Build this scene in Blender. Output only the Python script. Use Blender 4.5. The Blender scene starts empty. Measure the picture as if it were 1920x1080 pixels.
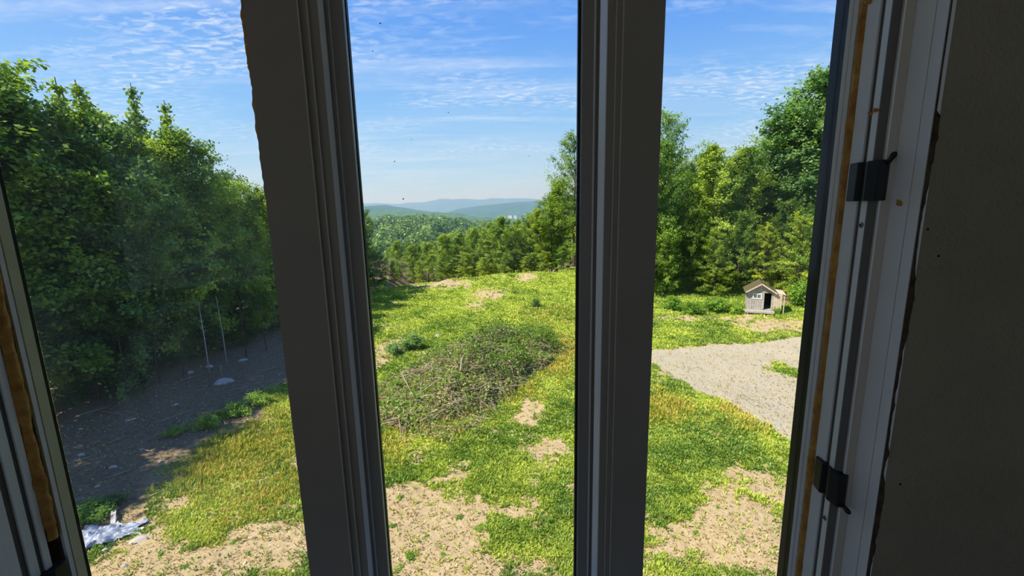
import bpy, math, random
import numpy as np
from mathutils import Matrix, Vector

random.seed(4)
RNG = np.random.default_rng(11)
sc = bpy.context.scene
COL = sc.collection

# ------------------------------------------------------------------ camera
CZ = 5.6                       # eye height above the yard (upstairs room)
F_PX, PITCH, ROLL = 820.0, math.radians(10.4), math.radians(-1.1)
cam_d = bpy.data.cameras.new('camera')
cam_d.sensor_width = 36.0
cam_d.lens = 36.0 * F_PX / 1920.0
cam_d.clip_start, cam_d.clip_end = 0.02, 40000
cam = bpy.data.objects.new('camera', cam_d)
COL.objects.link(cam)
CAM_R = Matrix.Rotation(math.pi / 2 - PITCH, 4, 'X') @ Matrix.Rotation(ROLL, 4, 'Z')
cam.matrix_world = Matrix.Translation((0, 0, CZ)) @ CAM_R
sc.camera = cam

# ------------------------------------------------------------------ exposure
sc.view_settings.view_transform = 'Standard'
sc.view_settings.look = 'None'
sc.view_settings.exposure = 0.50
sc.view_settings.gamma = 1.0
sc.view_settings.use_curve_mapping = False
sc.cycles.use_denoising = True
sc.cycles.max_bounces = 8
sc.cycles.diffuse_bounces = 5
sc.cycles.transparent_max_bounces = 12

# ------------------------------------------------------------------ node helpers
def nodes_of(tree):
    tree.nodes.clear()
    def N(t, **kw):
        n = tree.nodes.new(t)
        for k, v in kw.items():
            if k == 'inp':
                for kk, vv in v.items():
                    n.inputs[kk].default_value = vv
            else:
                setattr(n, k, v)
        return n
    return N, tree.links.new

# ------------------------------------------------------------------ sky
world = bpy.data.worlds.new('sky')
sc.world = world
world.use_nodes = True
N, L = nodes_of(world.node_tree)
tc = N('ShaderNodeTexCoord')
sep = N('ShaderNodeSeparateXYZ')
L(tc.outputs['Generated'], sep.inputs[0])
ramp = N('ShaderNodeValToRGB')
cr = ramp.color_ramp
cr.elements[0].position = 0.0; cr.elements[0].color = (0.54, 0.72, 0.92, 1)
cr.elements[1].position = 1.0; cr.elements[1].color = (0.05, 0.17, 0.62, 1)
for p_, c_ in ((0.07, (0.44, 0.67, 0.94, 1)), (0.18, (0.24, 0.50, 0.89, 1)), (0.34, (0.108, 0.315, 0.82, 1)), (0.55, (0.07, 0.22, 0.68, 1))):
    e = cr.elements.new(p_); e.color = c_
L(sep.outputs['Z'], ramp.inputs[0])
# thin cloud sheet: the direction is projected on a level layer overhead
zc = N('ShaderNodeMath', operation='MAXIMUM', inp={1: 0.0}); L(sep.outputs['Z'], zc.inputs[0])
za = N('ShaderNodeMath', operation='ADD', inp={1: 0.06}); L(zc.outputs[0], za.inputs[0])
dx = N('ShaderNodeMath', operation='DIVIDE'); L(sep.outputs['X'], dx.inputs[0]); L(za.outputs[0], dx.inputs[1])
dy = N('ShaderNodeMath', operation='DIVIDE'); L(sep.outputs['Y'], dy.inputs[0]); L(za.outputs[0], dy.inputs[1])
cmb = N('ShaderNodeCombineXYZ'); L(dx.outputs[0], cmb.inputs[0]); L(dy.outputs[0], cmb.inputs[1])
def cloud_noise(scale, rot, loc, detail, rough, dist, lo, hi, amt):
    m_ = N('ShaderNodeMapping'); m_.inputs['Scale'].default_value = (*scale, 1); m_.inputs['Rotation'].default_value = (0, 0, rot); m_.inputs['Location'].default_value = (*loc, 0)
    L(cmb.outputs[0], m_.inputs[0])
    n_ = N('ShaderNodeTexNoise', inp={'Scale': 1.0, 'Detail': detail, 'Roughness': rough, 'Distortion': dist}); L(m_.outputs[0], n_.inputs['Vector'])
    r_ = N('ShaderNodeMapRange', inp={1: lo, 2: hi, 3: 0.0, 4: amt}); L(n_.outputs[0], r_.inputs[0])
    return r_.outputs[0]
def op(kind, a_, b_):
    n_ = N('ShaderNodeMath', operation=kind)
    for k_, q_ in enumerate((a_, b_)):
        if isinstance(q_, (int, float)): n_.inputs[k_].default_value = q_
        else: L(q_, n_.inputs[k_])
    return n_.outputs[0]
field = cloud_noise((0.7, 1.0), 0.1, (4.4, 2.2), 2.0, 0.5, 0.0, 0.45, 0.72, 1.0)       # where the flocks of cloudlets stand
ripple = cloud_noise((11.0, 19.0), 0.35, (1.0, 2.0), 4.0, 0.6, 0.5, 0.44, 0.70, 1.0)     # the cloudlets
veil = cloud_noise((0.45, 2.6), 0.22, (0.4, 5.3), 5.0, 0.6, 0.3, 0.50, 0.80, 0.9)        # long thin streaks
soft = cloud_noise((0.30, 0.8), 0.05, (7.0, 1.5), 3.0, 0.5, 0.0, 0.50, 0.90, 0.30)       # milky patches
amount = op('MAXIMUM', op('MULTIPLY', field, ripple), op('MAXIMUM', op('MULTIPLY', veil, op('ADD', op('MULTIPLY', ripple, 0.5), 0.5)), soft))
amount = op('MULTIPLY', amount, 0.85)
mix = N('ShaderNodeMix', data_type='RGBA'); L(amount, mix.inputs[0]); L(ramp.outputs[0], mix.inputs[6]); mix.inputs[7].default_value = (0.90, 0.94, 1.0, 1)
bg = N('ShaderNodeBackground', inp={'Strength': 0.82}); L(mix.outputs[2], bg.inputs[0])
wo = N('ShaderNodeOutputWorld'); L(bg.outputs[0], wo.inputs[0])

# ------------------------------------------------------------------ sun: from the left, a little behind the house
sun_d = bpy.data.lights.new('sun', 'SUN')
sun_d.energy = 5.6
sun_d.angle = math.radians(0.6)
sun_d.color = (1.0, 0.93, 0.80)
sun = bpy.data.objects.new('sun', sun_d)
COL.objects.link(sun)
SUN_EL, SUN_AZ = math.radians(54), (-0.90, -0.436)
sv = Vector((SUN_AZ[0] * math.cos(SUN_EL), SUN_AZ[1] * math.cos(SUN_EL), math.sin(SUN_EL)))
sun.rotation_euler = (sv).to_track_quat('Z', 'Y').to_euler()
sun.location = (-30, -10, 60)

# ------------------------------------------------------------------ survey helpers: where a sight line from the eye meets a depth or the ground
R3 = np.array(CAM_R.to_3x3())
def ray(px, py):
    return R3 @ np.array([(px - 960) / F_PX, -(py - 540) / F_PX, -1.0])
def at_depth(px, py, y):
    d = ray(px, py); t = y / d[1]
    return Vector((d[0] * t, y, CZ + d[2] * t))
def az(px, py=390):
    d = ray(px, py); return d[0] / d[1]
def ground_at(px, py, z=0.0):
    d = ray(px, py); t = (z - CZ) / d[2]
    return d[0] * t, d[1] * t

# ------------------------------------------------------------------ numpy noise
def _hash(ix, iy, s):
    n = (ix.astype(np.int64) * 374761393 + iy.astype(np.int64) * 668265263 + s * 974711) & 0xffffffff
    n = ((n ^ (n >> 13)) * 1274126177) & 0xffffffff
    return ((n ^ (n >> 16)) & 0xffff) / 65535.0
def vnoise(x, y, s=0):
    x = np.asarray(x, float); y = np.asarray(y, float)
    ix = np.floor(x); iy = np.floor(y); fx = x - ix; fy = y - iy
    u = fx * fx * (3 - 2 * fx); v = fy * fy * (3 - 2 * fy)
    a = _hash(ix, iy, s); b = _hash(ix + 1, iy, s); c = _hash(ix, iy + 1, s); d = _hash(ix + 1, iy + 1, s)
    return (a * (1 - u) + b * u) * (1 - v) + (c * (1 - u) + d * u) * v
def fbm(x, y, o=4, s=0):
    t = 0; a = 0.5; n = 0
    for i in range(o):
        t = t + a * vnoise(x * 2 ** i + 17.3 * i, y * 2 ** i - 9.1 * i, s + i); n += a; a *= 0.55
    return t / n

# ------------------------------------------------------------------ object helpers
def link(o, parent=None):
    COL.objects.link(o)
    if parent is not None:
        o.parent = parent
    return o
def mesh_np(name, verts, faces, mat=None, parent=None, attrs=None, smooth=False, link_it=True):
    """verts (n,3); faces (m,k) with one k"""
    verts = np.ascontiguousarray(verts, dtype=np.float32); faces = np.ascontiguousarray(faces, dtype=np.int32)
    me = bpy.data.meshes.new(name)
    me.vertices.add(len(verts)); me.vertices.foreach_set('co', verts.ravel())
    k = faces.shape[1]
    me.loops.add(faces.size); me.loops.foreach_set('vertex_index', faces.ravel())
    me.polygons.add(len(faces))
    me.polygons.foreach_set('loop_start', np.arange(0, faces.size, k, dtype=np.int32))
    me.polygons.foreach_set('loop_total', np.full(len(faces), k, dtype=np.int32))
    if smooth:
        me.polygons.foreach_set('use_smooth', np.ones(len(faces), dtype=bool))
    if attrs:
        for an, (typ, data) in attrs.items():
            a = me.attributes.new(an, typ, 'POINT')
            a.data.foreach_set('color' if typ == 'FLOAT_COLOR' else 'value', np.ascontiguousarray(data, dtype=np.float32).ravel())
    me.update(calc_edges=True); me.validate()
    if mat: me.materials.append(mat)
    if not link_it: return me
    return link(bpy.data.objects.new(name, me), parent)
class MB:
    """collects shapes for ONE mesh"""
    def __init__(s): s.v = []; s.f = []
    def add(s, v, f):
        o = len(s.v); s.v += [tuple(p) for p in v]; s.f += [tuple(i + o for i in q) for q in f]; return s
    def box(s, c, d, rot=None):
        hx, hy, hz = d[0] / 2, d[1] / 2, d[2] / 2
        pts = [Vector((x, y, z)) for z in (-hz, hz) for x, y in ((-hx, -hy), (hx, -hy), (hx, hy), (-hx, hy))]
        if rot is not None: pts = [rot @ p for p in pts]
        pts = [p + Vector(c) for p in pts]
        return s.add(pts, [(0, 3, 2, 1), (4, 5, 6, 7), (0, 1, 5, 4), (1, 2, 6, 5), (2, 3, 7, 6), (3, 0, 4, 7)])
    def prism(s, poly, z0, z1):
        n = len(poly)
        a = sum(poly[i][0] * poly[(i + 1) % n][1] - poly[(i + 1) % n][0] * poly[i][1] for i in range(n))
        if a < 0: poly = poly[::-1]
        v = [(x, y, z0) for x, y in poly] + [(x, y, z1) for x, y in poly]
        f = [tuple(range(n - 1, -1, -1)), tuple(range(n, 2 * n))]
        f += [(i, (i + 1) % n, n + (i + 1) % n, n + i) for i in range(n)]
        return s.add(v, f)
    def prism_y(s, poly, y0, y1):                 # polygon in x,z pushed along y
        n = len(poly)
        a = sum(poly[i][0] * poly[(i + 1) % n][1] - poly[(i + 1) % n][0] * poly[i][1] for i in range(n))
        if a < 0: poly = poly[::-1]
        v = [(x, y0, z) for x, z in poly] + [(x, y1, z) for x, z in poly]
        f = [tuple(range(n)), tuple(range(2 * n - 1, n - 1, -1))]
        f += [((i + 1) % n, i, n + i, n + (i + 1) % n) for i in range(n)]
        return s.add(v, f)
    def tube(s, pts, rads, n=5, cap=True):
        pts = [Vector(p) for p in pts]; rings = []
        for i, p in enumerate(pts):
            d = (pts[min(i + 1, len(pts) - 1)] - pts[max(i - 1, 0)]).normalized()
            a = d.orthogonal().normalized() if abs(d.z) > 0.9 else d.cross(Vector((0, 0, 1))).normalized()
            b = d.cross(a)
            rings.append([p + (a * math.cos(2 * math.pi * k / n) + b * math.sin(2 * math.pi * k / n)) * rads[i] for k in range(n)])
        v = [q for r in rings for q in r]
        f = [(i * n + k, i * n + (k + 1) % n, (i + 1) * n + (k + 1) % n, (i + 1) * n + k) for i in range(len(pts) - 1) for k in range(n)]
        if cap: f += [tuple(range(n - 1, -1, -1)), tuple(range(len(v) - n, len(v)))]
        return s.add(v, f)
    def build(s, name, mat, parent=None, bevel=0.0, smooth=False, link_it=True):
        me = bpy.data.meshes.new(name); me.from_pydata([tuple(p) for p in s.v], [], s.f); me.update()
        if mat: me.materials.append(mat)
        if smooth: me.polygons.foreach_set('use_smooth', np.ones(len(me.polygons), dtype=bool))
        if not link_it: return me
        o = link(bpy.data.objects.new(name, me), parent)
        if bevel:
            b = o.modifiers.new('bevel', 'BEVEL'); b.width = bevel; b.segments = 2; b.limit_method = 'ANGLE'
        return o
def tag(o, label=None, cat=None, group=None, kind=None):
    if label: o['label'] = label
    if cat: o['category'] = cat
    if group: o['group'] = group
    if kind: o['kind'] = kind
    return o
def empty(name, loc=(0, 0, 0), rz=0.0):
    o = bpy.data.objects.new(name, None); o.empty_display_size = 0.2
    o.location = loc; o.rotation_euler = (0, 0, rz)
    return link(o)

# ------------------------------------------------------------------ materials
MATS = {}
def mat(name, col, rough=0.6, spec=0.3, var=0.0, scale=20.0, bump=0.0, bscale=60.0, metal=0.0, col2=None, coords='Object'):
    m = bpy.data.materials.new(name); m.use_nodes = True
    N, L = nodes_of(m.node_tree)
    out = N('ShaderNodeOutputMaterial'); b = N('ShaderNodeBsdfPrincipled')
    b.inputs['Roughness'].default_value = rough; b.inputs['Specular IOR Level'].default_value = spec; b.inputs['Metallic'].default_value = metal
    b.inputs['Base Color'].default_value = (*col, 1)
    t = N('ShaderNodeTexCoord')
    if var > 0 or col2:
        n = N('ShaderNodeTexNoise', inp={'Scale': scale, 'Detail': 5.0, 'Roughness': 0.6}); L(t.outputs[coords], n.inputs['Vector'])
        r = N('ShaderNodeMapRange', inp={1: 0.32, 2: 0.68}); L(n.outputs[0], r.inputs[0])
        mx = N('ShaderNodeMix', data_type='RGBA'); L(r.outputs[0], mx.inputs[0])
        mx.inputs[6].default_value = (*col, 1)
        mx.inputs[7].default_value = (*(col2 or tuple(c * (1 - var) for c in col)), 1)
        L(mx.outputs[2], b.inputs['Base Color'])
    if bump > 0:
        n2 = N('ShaderNodeTexNoise', inp={'Scale': bscale, 'Detail': 4.0}); L(t.outputs[coords], n2.inputs['Vector'])
        bp = N('ShaderNodeBump', inp={'Strength': bump, 'Distance': 0.01}); L(n2.outputs[0], bp.inputs['Height']); L(bp.outputs[0], b.inputs['Normal'])
    L(b.outputs[0], out.inputs[0])
    MATS[name] = m
    return m
def leaf_mat(name, dark, light, trans=0.45, obj_var=0.35):
    m = bpy.data.materials.new(name); m.use_nodes = True
    N, L = nodes_of(m.node_tree)
    out = N('ShaderNodeOutputMaterial')
    at = N('ShaderNodeAttribute', attribute_name='tint')
    mx = N('ShaderNodeMix', data_type='RGBA'); L(at.outputs['Fac'], mx.inputs[0])
    mx.inputs[6].default_value = (*dark, 1); mx.inputs[7].default_value = (*light, 1)
    oi = N('ShaderNodeObjectInfo')
    r = N('ShaderNodeMapRange', inp={1: 0.0, 2: 1.0, 3: 1 - obj_var, 4: 1 + obj_var * 0.7}); L(oi.outputs['Random'], r.inputs[0])
    hs = N('ShaderNodeHueSaturation'); L(mx.outputs[2], hs.inputs['Color']); L(r.outputs[0], hs.inputs['Value'])
    r2 = N('ShaderNodeMapRange', inp={1: 0.0, 2: 1.0, 3: 0.515, 4: 0.485}); L(oi.outputs['Random'], r2.inputs[0]); L(r2.outputs[0], hs.inputs['Hue'])
    p = N('ShaderNodeBsdfPrincipled', inp={'Roughness': 0.45, 'Specular IOR Level': 0.35}); L(hs.outputs[0], p.inputs['Base Color'])
    t = N('ShaderNodeBsdfTranslucent'); g = N('ShaderNodeMix', data_type='RGBA', blend_type='MULTIPLY', inp={0: 1.0})
    L(hs.outputs[0], g.inputs[6]); g.inputs[7].default_value = (1.25, 1.25, 0.45, 1); L(g.outputs[2], t.inputs['Color'])
    ms = N('ShaderNodeMixShader', inp={0: trans}); L(p.outputs[0], ms.inputs[1]); L(t.outputs[0], ms.inputs[2])
    L(ms.outputs[0], out.inputs[0])
    MATS[name] = m
    return m
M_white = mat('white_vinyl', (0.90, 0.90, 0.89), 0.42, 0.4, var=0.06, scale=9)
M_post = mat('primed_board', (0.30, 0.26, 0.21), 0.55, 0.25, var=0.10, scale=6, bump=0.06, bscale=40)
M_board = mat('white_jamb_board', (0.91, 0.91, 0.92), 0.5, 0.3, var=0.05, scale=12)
M_reveal_light = mat('white_reveal_light', (0.90, 0.90, 0.90), 0.3, 0.5)  # white that paints sky light onto the sash steps
M_gasket = mat('black_gasket', (0.012, 0.012, 0.013), 0.5, 0.3)
M_foam = mat('spray_foam', (0.66, 0.36, 0.09), 0.75, 0.2, col2=(0.36, 0.15, 0.03), scale=38, bump=0.5, bscale=120)
M_pale = mat('pale_wood_strip', (0.80, 0.74, 0.48), 0.6, 0.2, var=0.12, scale=14)
M_lock = mat('black_plastic', (0.02, 0.02, 0.022), 0.55, 0.25)
M_screw = mat('screw_metal', (0.35, 0.34, 0.33), 0.4, 0.5, metal=0.8)
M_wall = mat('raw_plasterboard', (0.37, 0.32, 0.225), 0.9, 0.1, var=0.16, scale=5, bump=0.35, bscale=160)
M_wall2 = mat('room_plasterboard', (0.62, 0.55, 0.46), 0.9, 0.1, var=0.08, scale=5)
M_floor = mat('subfloor_board', (0.46, 0.34, 0.22), 0.8, 0.1, var=0.25, scale=8)
M_edge = mat('torn_board_edge', (0.15, 0.105, 0.065), 0.95, 0.05, var=0.6, scale=60, bump=0.6, bscale=150)
M_siding = mat('house_siding', (0.42, 0.40, 0.36), 0.7, 0.2, var=0.1)
M_bark = mat('bark', (0.115, 0.085, 0.06), 0.9, 0.1, var=0.4, scale=9, bump=0.4, bscale=30)
M_birch = mat('pale_bark', (0.46, 0.42, 0.36), 0.85, 0.1, var=0.45, scale=6)
M_deadwood = mat('dead_branch', (0.46, 0.37, 0.25), 0.9, 0.1, var=0.45, scale=5)
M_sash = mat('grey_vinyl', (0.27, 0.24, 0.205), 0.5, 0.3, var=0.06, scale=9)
M_rock = mat('pale_rock', (0.50, 0.46, 0.40), 0.9, 0.15, var=0.3, scale=7, bump=0.4, bscale=25)
M_barn = mat('weathered_grey_boards', (0.46, 0.42, 0.36), 0.9, 0.1, var=0.35, scale=7)
M_barn2 = mat('bare_tan_boards', (0.62, 0.51, 0.36), 0.9, 0.1, var=0.25, scale=6)
M_roof = mat('mossy_shingle', (0.13, 0.085, 0.055), 0.95, 0.1, col2=(0.08, 0.09, 0.035), scale=9)
M_trimw = mat('white_trim_paint', (0.75, 0.73, 0.68), 0.6, 0.2, var=0.1)
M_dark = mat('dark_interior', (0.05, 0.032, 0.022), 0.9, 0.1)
M_tarp = mat('plastic_sheet', (0.44, 0.49, 0.58), 0.4, 0.4, var=0.55, scale=7)
M_plank = mat('grey_plank', (0.50, 0.48, 0.43), 0.8, 0.1, var=0.25, scale=10)
M_townw = mat('far_white_wall', (0.82, 0.82, 0.80), 0.7, 0.2, var=0.05)
M_townr = mat('far_grey_roof', (0.30, 0.30, 0.32), 0.8, 0.1, var=0.1)
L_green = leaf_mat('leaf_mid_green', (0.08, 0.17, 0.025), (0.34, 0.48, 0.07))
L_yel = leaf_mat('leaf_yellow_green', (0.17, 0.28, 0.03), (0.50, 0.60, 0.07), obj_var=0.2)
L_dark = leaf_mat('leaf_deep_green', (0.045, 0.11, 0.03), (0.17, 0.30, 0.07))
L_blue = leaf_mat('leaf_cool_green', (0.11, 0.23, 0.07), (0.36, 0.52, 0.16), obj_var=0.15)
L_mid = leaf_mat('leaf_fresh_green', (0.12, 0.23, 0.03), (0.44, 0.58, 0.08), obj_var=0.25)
L_dry = leaf_mat('leaf_dry', (0.24, 0.18, 0.07), (0.52, 0.45, 0.20), trans=0.2)
L_weed = leaf_mat('leaf_weed', (0.11, 0.25, 0.03), (0.38, 0.56, 0.07), obj_var=0.25)

# ================================================================== THE ROOM AND ITS BAY WINDOW
ZB, ZT = CZ - 1.02, CZ + 0.90          # bottom and top of the window opening
FLOOR_Z, CEIL_Z = CZ - 1.52, CZ + 1.15
def P(px, y, py=390): return (az(px, py) * y, y)
def struct(o): o['kind'] = 'structure'; return o

def wobbly_bead(name, x, y, r, z0, z1, parent, seed, rx=1.0, ry=1.0, n=9, dz=0.006, amp=0.35, m=M_foam, lean=0.0):
    """expanding foam: a rope of irregular thickness running up the joint"""
    k = int((z1 - z0) / dz); zz = np.linspace(z0, z1, k)
    th = np.linspace(0, 2 * math.pi, n, endpoint=False)
    nz = 0.55 * fbm(zz * 26, zz * 0 + seed, 3, seed) + 0.45 * fbm(zz * 9, zz * 0 + 3.3 + seed, 2, seed + 5)
    nz = np.clip((nz - .5) * 2.2 + .5, 0, 1)
    rad = r * (1 - amp + 2 * amp * nz)
    ang = fbm(zz[:, None] * 70, th[None, :] * 2 + seed, 2, seed + 9) - 0.5
    rr = rad[:, None] * (1 + 0.35 * ang)
    wob = (fbm(zz * 6, zz * 0 + seed * 2.1, 2, seed + 3) - 0.5) * r * 0.8
    vx = x + wob[:, None] * 0.6 + rr * rx * np.cos(th); vy = y + rr * ry * np.sin(th); vz = np.repeat(zz[:, None], n, 1)
    v = np.stack([vx, vy, vz], -1).reshape(-1, 3)
    i = np.arange(k - 1)[:, None] * n; j = np.arange(n)[None, :]; j2 = (j + 1) % n
    f = np.stack([i + j, i + j2, i + n + j2, i + n + j], -1).reshape(-1, 4)
    return mesh_np(name, v, f, m, parent, smooth=True)

# ---- glass
def glass_mat(name, dust, scale=4.0):
    m = bpy.data.materials.new(name); m.use_nodes = True
    N, L = nodes_of(m.node_tree)
    out = N('ShaderNodeOutputMaterial')
    tr = N('ShaderNodeBsdfTransparent'); tr.inputs[0].default_value = (0.985, 0.99, 0.988, 1)
    gl = N('ShaderNodeBsdfGlossy', inp={'Roughness': 0.0}); fr = N('ShaderNodeFresnel', inp={'IOR': 1.15})
    a = N('ShaderNodeMixShader'); L(fr.outputs[0], a.inputs[0]); L(tr.outputs[0], a.inputs[1]); L(gl.outputs[0], a.inputs[2])
    t = N('ShaderNodeTexCoord'); n = N('ShaderNodeTexNoise', inp={'Scale': scale, 'Detail': 5.0, 'Roughness': 0.65, 'Distortion': 1.2}); L(t.outputs['Object'], n.inputs['Vector'])
    r = N('ShaderNodeMapRange', inp={1: 0.45, 2: 0.8, 3: dust * 0.25, 4: dust}); L(n.outputs[0], r.inputs[0])
    d = N('ShaderNodeBsdfTranslucent'); d.inputs[0].default_value = (0.85, 0.86, 0.85, 1)
    b = N('ShaderNodeMixShader'); L(r.outputs[0], b.inputs[0]); L(a.outputs[0], b.inputs[1]); L(d.outputs[0], b.inputs[2])
    L(b.outputs[0], out.inputs[0])
    return m
G_clear = glass_mat('clear_pane', 0.012)
G_dusty = glass_mat('dusty_pane', 0.05, 3.0)
def pane(p0, p1, parent, m, th=0.005):
    (x0, y0), (x1, y1) = p0, p1
    n = Vector((y1 - y0, -(x1 - x0), 0)).normalized() * th / 2
    b = MB().prism([(x0 + n.x, y0 + n.y), (x1 + n.x, y1 + n.y), (x1 - n.x, y1 - n.y), (x0 - n.x, y0 - n.y)], ZB, ZT)
    return b.build('pane', m, parent)
def lock(parent, poly, z0, z1, lever, name='sash_lock'):
    o = MB().prism(poly, z0, z1).build(name, M_lock, parent, bevel=0.0015)
    MB().tube(lever, [0.0035, 0.003, 0.0045, 0.003], 8).build('lever', M_lock, o, smooth=True)
    o['label'] = 'black plastic sash lock plate with small lever'
    return o

# ---- centre window
win_c = struct(empty('window_2', (0, 0, 0)))
win_c['label'] = 'tall narrow middle window of the bay, hills in view'
GC0, GC1 = (az(676) * 0.935, 0.935), (az(1083) * 0.980, 0.980)
cp = pane(GC0, GC1, win_c, G_clear)
xl1 = az(630) * 0.885                   # big bright reveal, left side
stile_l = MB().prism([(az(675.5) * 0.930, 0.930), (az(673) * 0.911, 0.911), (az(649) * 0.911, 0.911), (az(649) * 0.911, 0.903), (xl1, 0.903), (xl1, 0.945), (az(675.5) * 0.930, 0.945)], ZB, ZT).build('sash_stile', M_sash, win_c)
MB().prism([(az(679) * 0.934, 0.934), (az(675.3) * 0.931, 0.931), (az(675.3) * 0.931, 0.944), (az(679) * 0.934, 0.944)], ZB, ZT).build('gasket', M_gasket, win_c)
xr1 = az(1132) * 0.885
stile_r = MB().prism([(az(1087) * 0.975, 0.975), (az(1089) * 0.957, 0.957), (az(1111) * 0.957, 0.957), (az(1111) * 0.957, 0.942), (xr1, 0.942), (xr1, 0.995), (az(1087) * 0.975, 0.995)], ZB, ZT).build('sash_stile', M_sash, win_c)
MB().prism([(az(1081.5) * 0.979, 0.979), (az(1087.2) * 0.976, 0.976), (az(1087.2) * 0.976, 0.992), (az(1081.5) * 0.979, 0.992)], ZB, ZT).build('gasket', M_gasket, win_c)
# sky-lit step reveals imitated by white strips: a wide one in the groove, narrow ones along the edges of the steps
def light_strip(pa, pb, ya, yb, parent, yk=0.012, m=None):
    (x0, y0), (x1, y1) = (az(pa) * ya, ya), (az(pb) * yb, yb)
    MB().prism([(x0, y0), (x1, y1), (x1, y1 + yk), (x0, y0 + yk)], ZB, ZT).build('reveal_light_strip', m or M_reveal_light, parent)
light_strip(629.5, 638.5, 0.8840, 0.8940, win_c, .006); light_strip(646.8, 650, 0.9022, 0.9105, win_c, .003); light_strip(671.5, 676, 0.9105, 0.9300, win_c, .003)
light_strip(1121, 1133, 0.9040, 0.8840, win_c, .008); light_strip(1109.5, 1113, 0.9565, 0.9412, win_c, .003); light_strip(1087, 1090.5, 0.9745, 0.9565, win_c, .003)
# fly specks stuck to the pane
for (sx, sy, sr) in ((714, 45, 1.3), (741, 303, 1.1), (757, 373, 1.4), (841, 212, 0.9), (992, 293, 0.8), (700, 97, 0.9), (772, 262, 0.7)):
    d_ = ray(sx, sy)
    ux = np.array([GC1[0] - GC0[0], GC1[1] - GC0[1]])
    A = np.array([[d_[0], -ux[0]], [d_[1], -ux[1]]]); t_, s_ = np.linalg.solve(A, np.array(GC0))
    c_ = Vector((d_[0] * t_, d_[1] * t_ - 0.004, CZ + d_[2] * t_))
    r_ = sr * 0.95 / F_PX
    MB().tube([c_ + Vector((0, -0.0008, 0)), c_, c_ + Vector((0, 0.0012, 0))], [r_ * 0.5, r_, r_ * 0.8], 6).build('fly_speck', M_gasket, cp)

# ---- the two posts between the windows
def post(n, flat, s2, s1, label):
    e = struct(empty('trim_%d' % n)); e['label'] = label
    for nm, (a, b, yf) in (('face_board', flat), ('stop_strip', s2), ('stop_strip', s1)):
        x0, x1 = sorted((a, b))
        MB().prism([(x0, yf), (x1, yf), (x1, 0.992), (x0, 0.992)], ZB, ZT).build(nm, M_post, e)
    return e
M_lightshade = mat('tan_lightshade', (0.52, 0.46, 0.38), .45, .3)  # tan for painted light on post edges and painted shade on the jamb step
fl, a2, a1 = az(500) * 0.875, az(595) * 0.875, az(611) * 0.881
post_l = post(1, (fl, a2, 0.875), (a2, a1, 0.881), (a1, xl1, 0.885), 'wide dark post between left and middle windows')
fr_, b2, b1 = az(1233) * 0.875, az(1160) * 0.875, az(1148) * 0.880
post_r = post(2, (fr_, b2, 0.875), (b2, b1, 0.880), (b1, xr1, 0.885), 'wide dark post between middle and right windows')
for (pa, yb_, pr_) in ((595, .875, post_l), (611, .881, post_l), (1160, .875, post_r), (1148, .880, post_r)):
    xa = az(pa) * yb_; MB().prism([(xa - .0011, yb_ - .0012), (xa + .0011, yb_ - .0012), (xa + .0011, yb_ + .004), (xa - .0011, yb_ + .004)], ZB, ZT).build('edge_light_strip', M_lightshade, pr_)  # thin strips painting the lit edges of the post steps
wobbly_bead('foam_bead', fl - 0.0012, 0.888, 0.0070, CZ - 0.05, ZT, post_l, 21, amp=0.6, dz=0.002)
wobbly_bead('foam_bead', fl - 0.0030, 0.890, 0.0085, CZ + 0.275, CZ + 0.345, post_l, 27, amp=0.4, dz=0.003)
wobbly_bead('foam_bead', fl + 0.0012, 0.888, 0.0042, ZB, CZ - 0.05, post_l, 29, amp=0.8, dz=0.004)
wobbly_bead('foam_bead', fl - 0.0008, 0.888, 0.0050, CZ - 0.315, CZ - 0.30, post_l, 33, amp=0.4, dz=0.002)

# ---- right window: sash, foam joint, grooved vinyl channel, white jamb board
win_r = struct(empty('window_3')); win_r['label'] = 'right bay window overlooking the gravel drive and hut'
XB = 0.60
MB().prism([P(1545, .806), P(1551, .797), (XB, .797), (XB, .83), (P(1545, .806)[0], .83)], ZB, ZT).build('gasket', M_gasket, win_r)
pane((fr_ - 0.004, 0.925), (P(1548, .803)[0] + 0.004, .808), win_r, G_clear)
MB().prism([P(1551, .796), P(1558, .789), (XB, .789), (XB, .796)], ZB, ZT).build('sash_stile', M_white, win_r)
MB().prism([(P(1558, .789)[0] + .004, .7885), (P(1560, .787)[0] + .004, .7865), (XB, .7865), (XB, .7885)], ZB, ZT).build('gasket', M_gasket, win_r)
MB().prism([P(1560, .7865), P(1567.5, .779), (XB, .779), (XB, .7865)], ZB, ZT).build('sash_stile', M_white, win_r)
fx, fy = P(1576, .766)
wobbly_bead('foam_bead', fx + 0.0035, fy, 0.0078, ZB, ZT, win_r, 41, rx=0.9, ry=1.25, amp=0.28)
p1, p2, p3, p4 = P(1583, .757), P(1605, .733), P(1614, .722), P(1628, .706)
p5, p6, p7 = P(1643, .701), P(1647, .6945), P(1668, .688)
MB().prism([p1, p2, (p2[0] + .012, p2[1]), (p3[0] + .012, p3[1]), p3, p4, p5, p6, p7, (XB, p7[1]), (XB, p1[1])], ZB, ZT).build('frame_channel', M_white, win_r)
M_frame_shade = mat('grey_frame_shade', (0.16, 0.145, 0.13), .7, .2, var=.1)  # grey that paints shade into the white frame's grooves and room-facing steps
MB().prism([(p2[0] + .003, p2[1] - .0006), (p3[0] + .003, p3[1] + .0006), (p3[0] + .010, p3[1] + .0006), (p2[0] + .010, p2[1] - .0006)], ZB, ZT).build('shade_strip', M_frame_shade, win_r)
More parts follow.
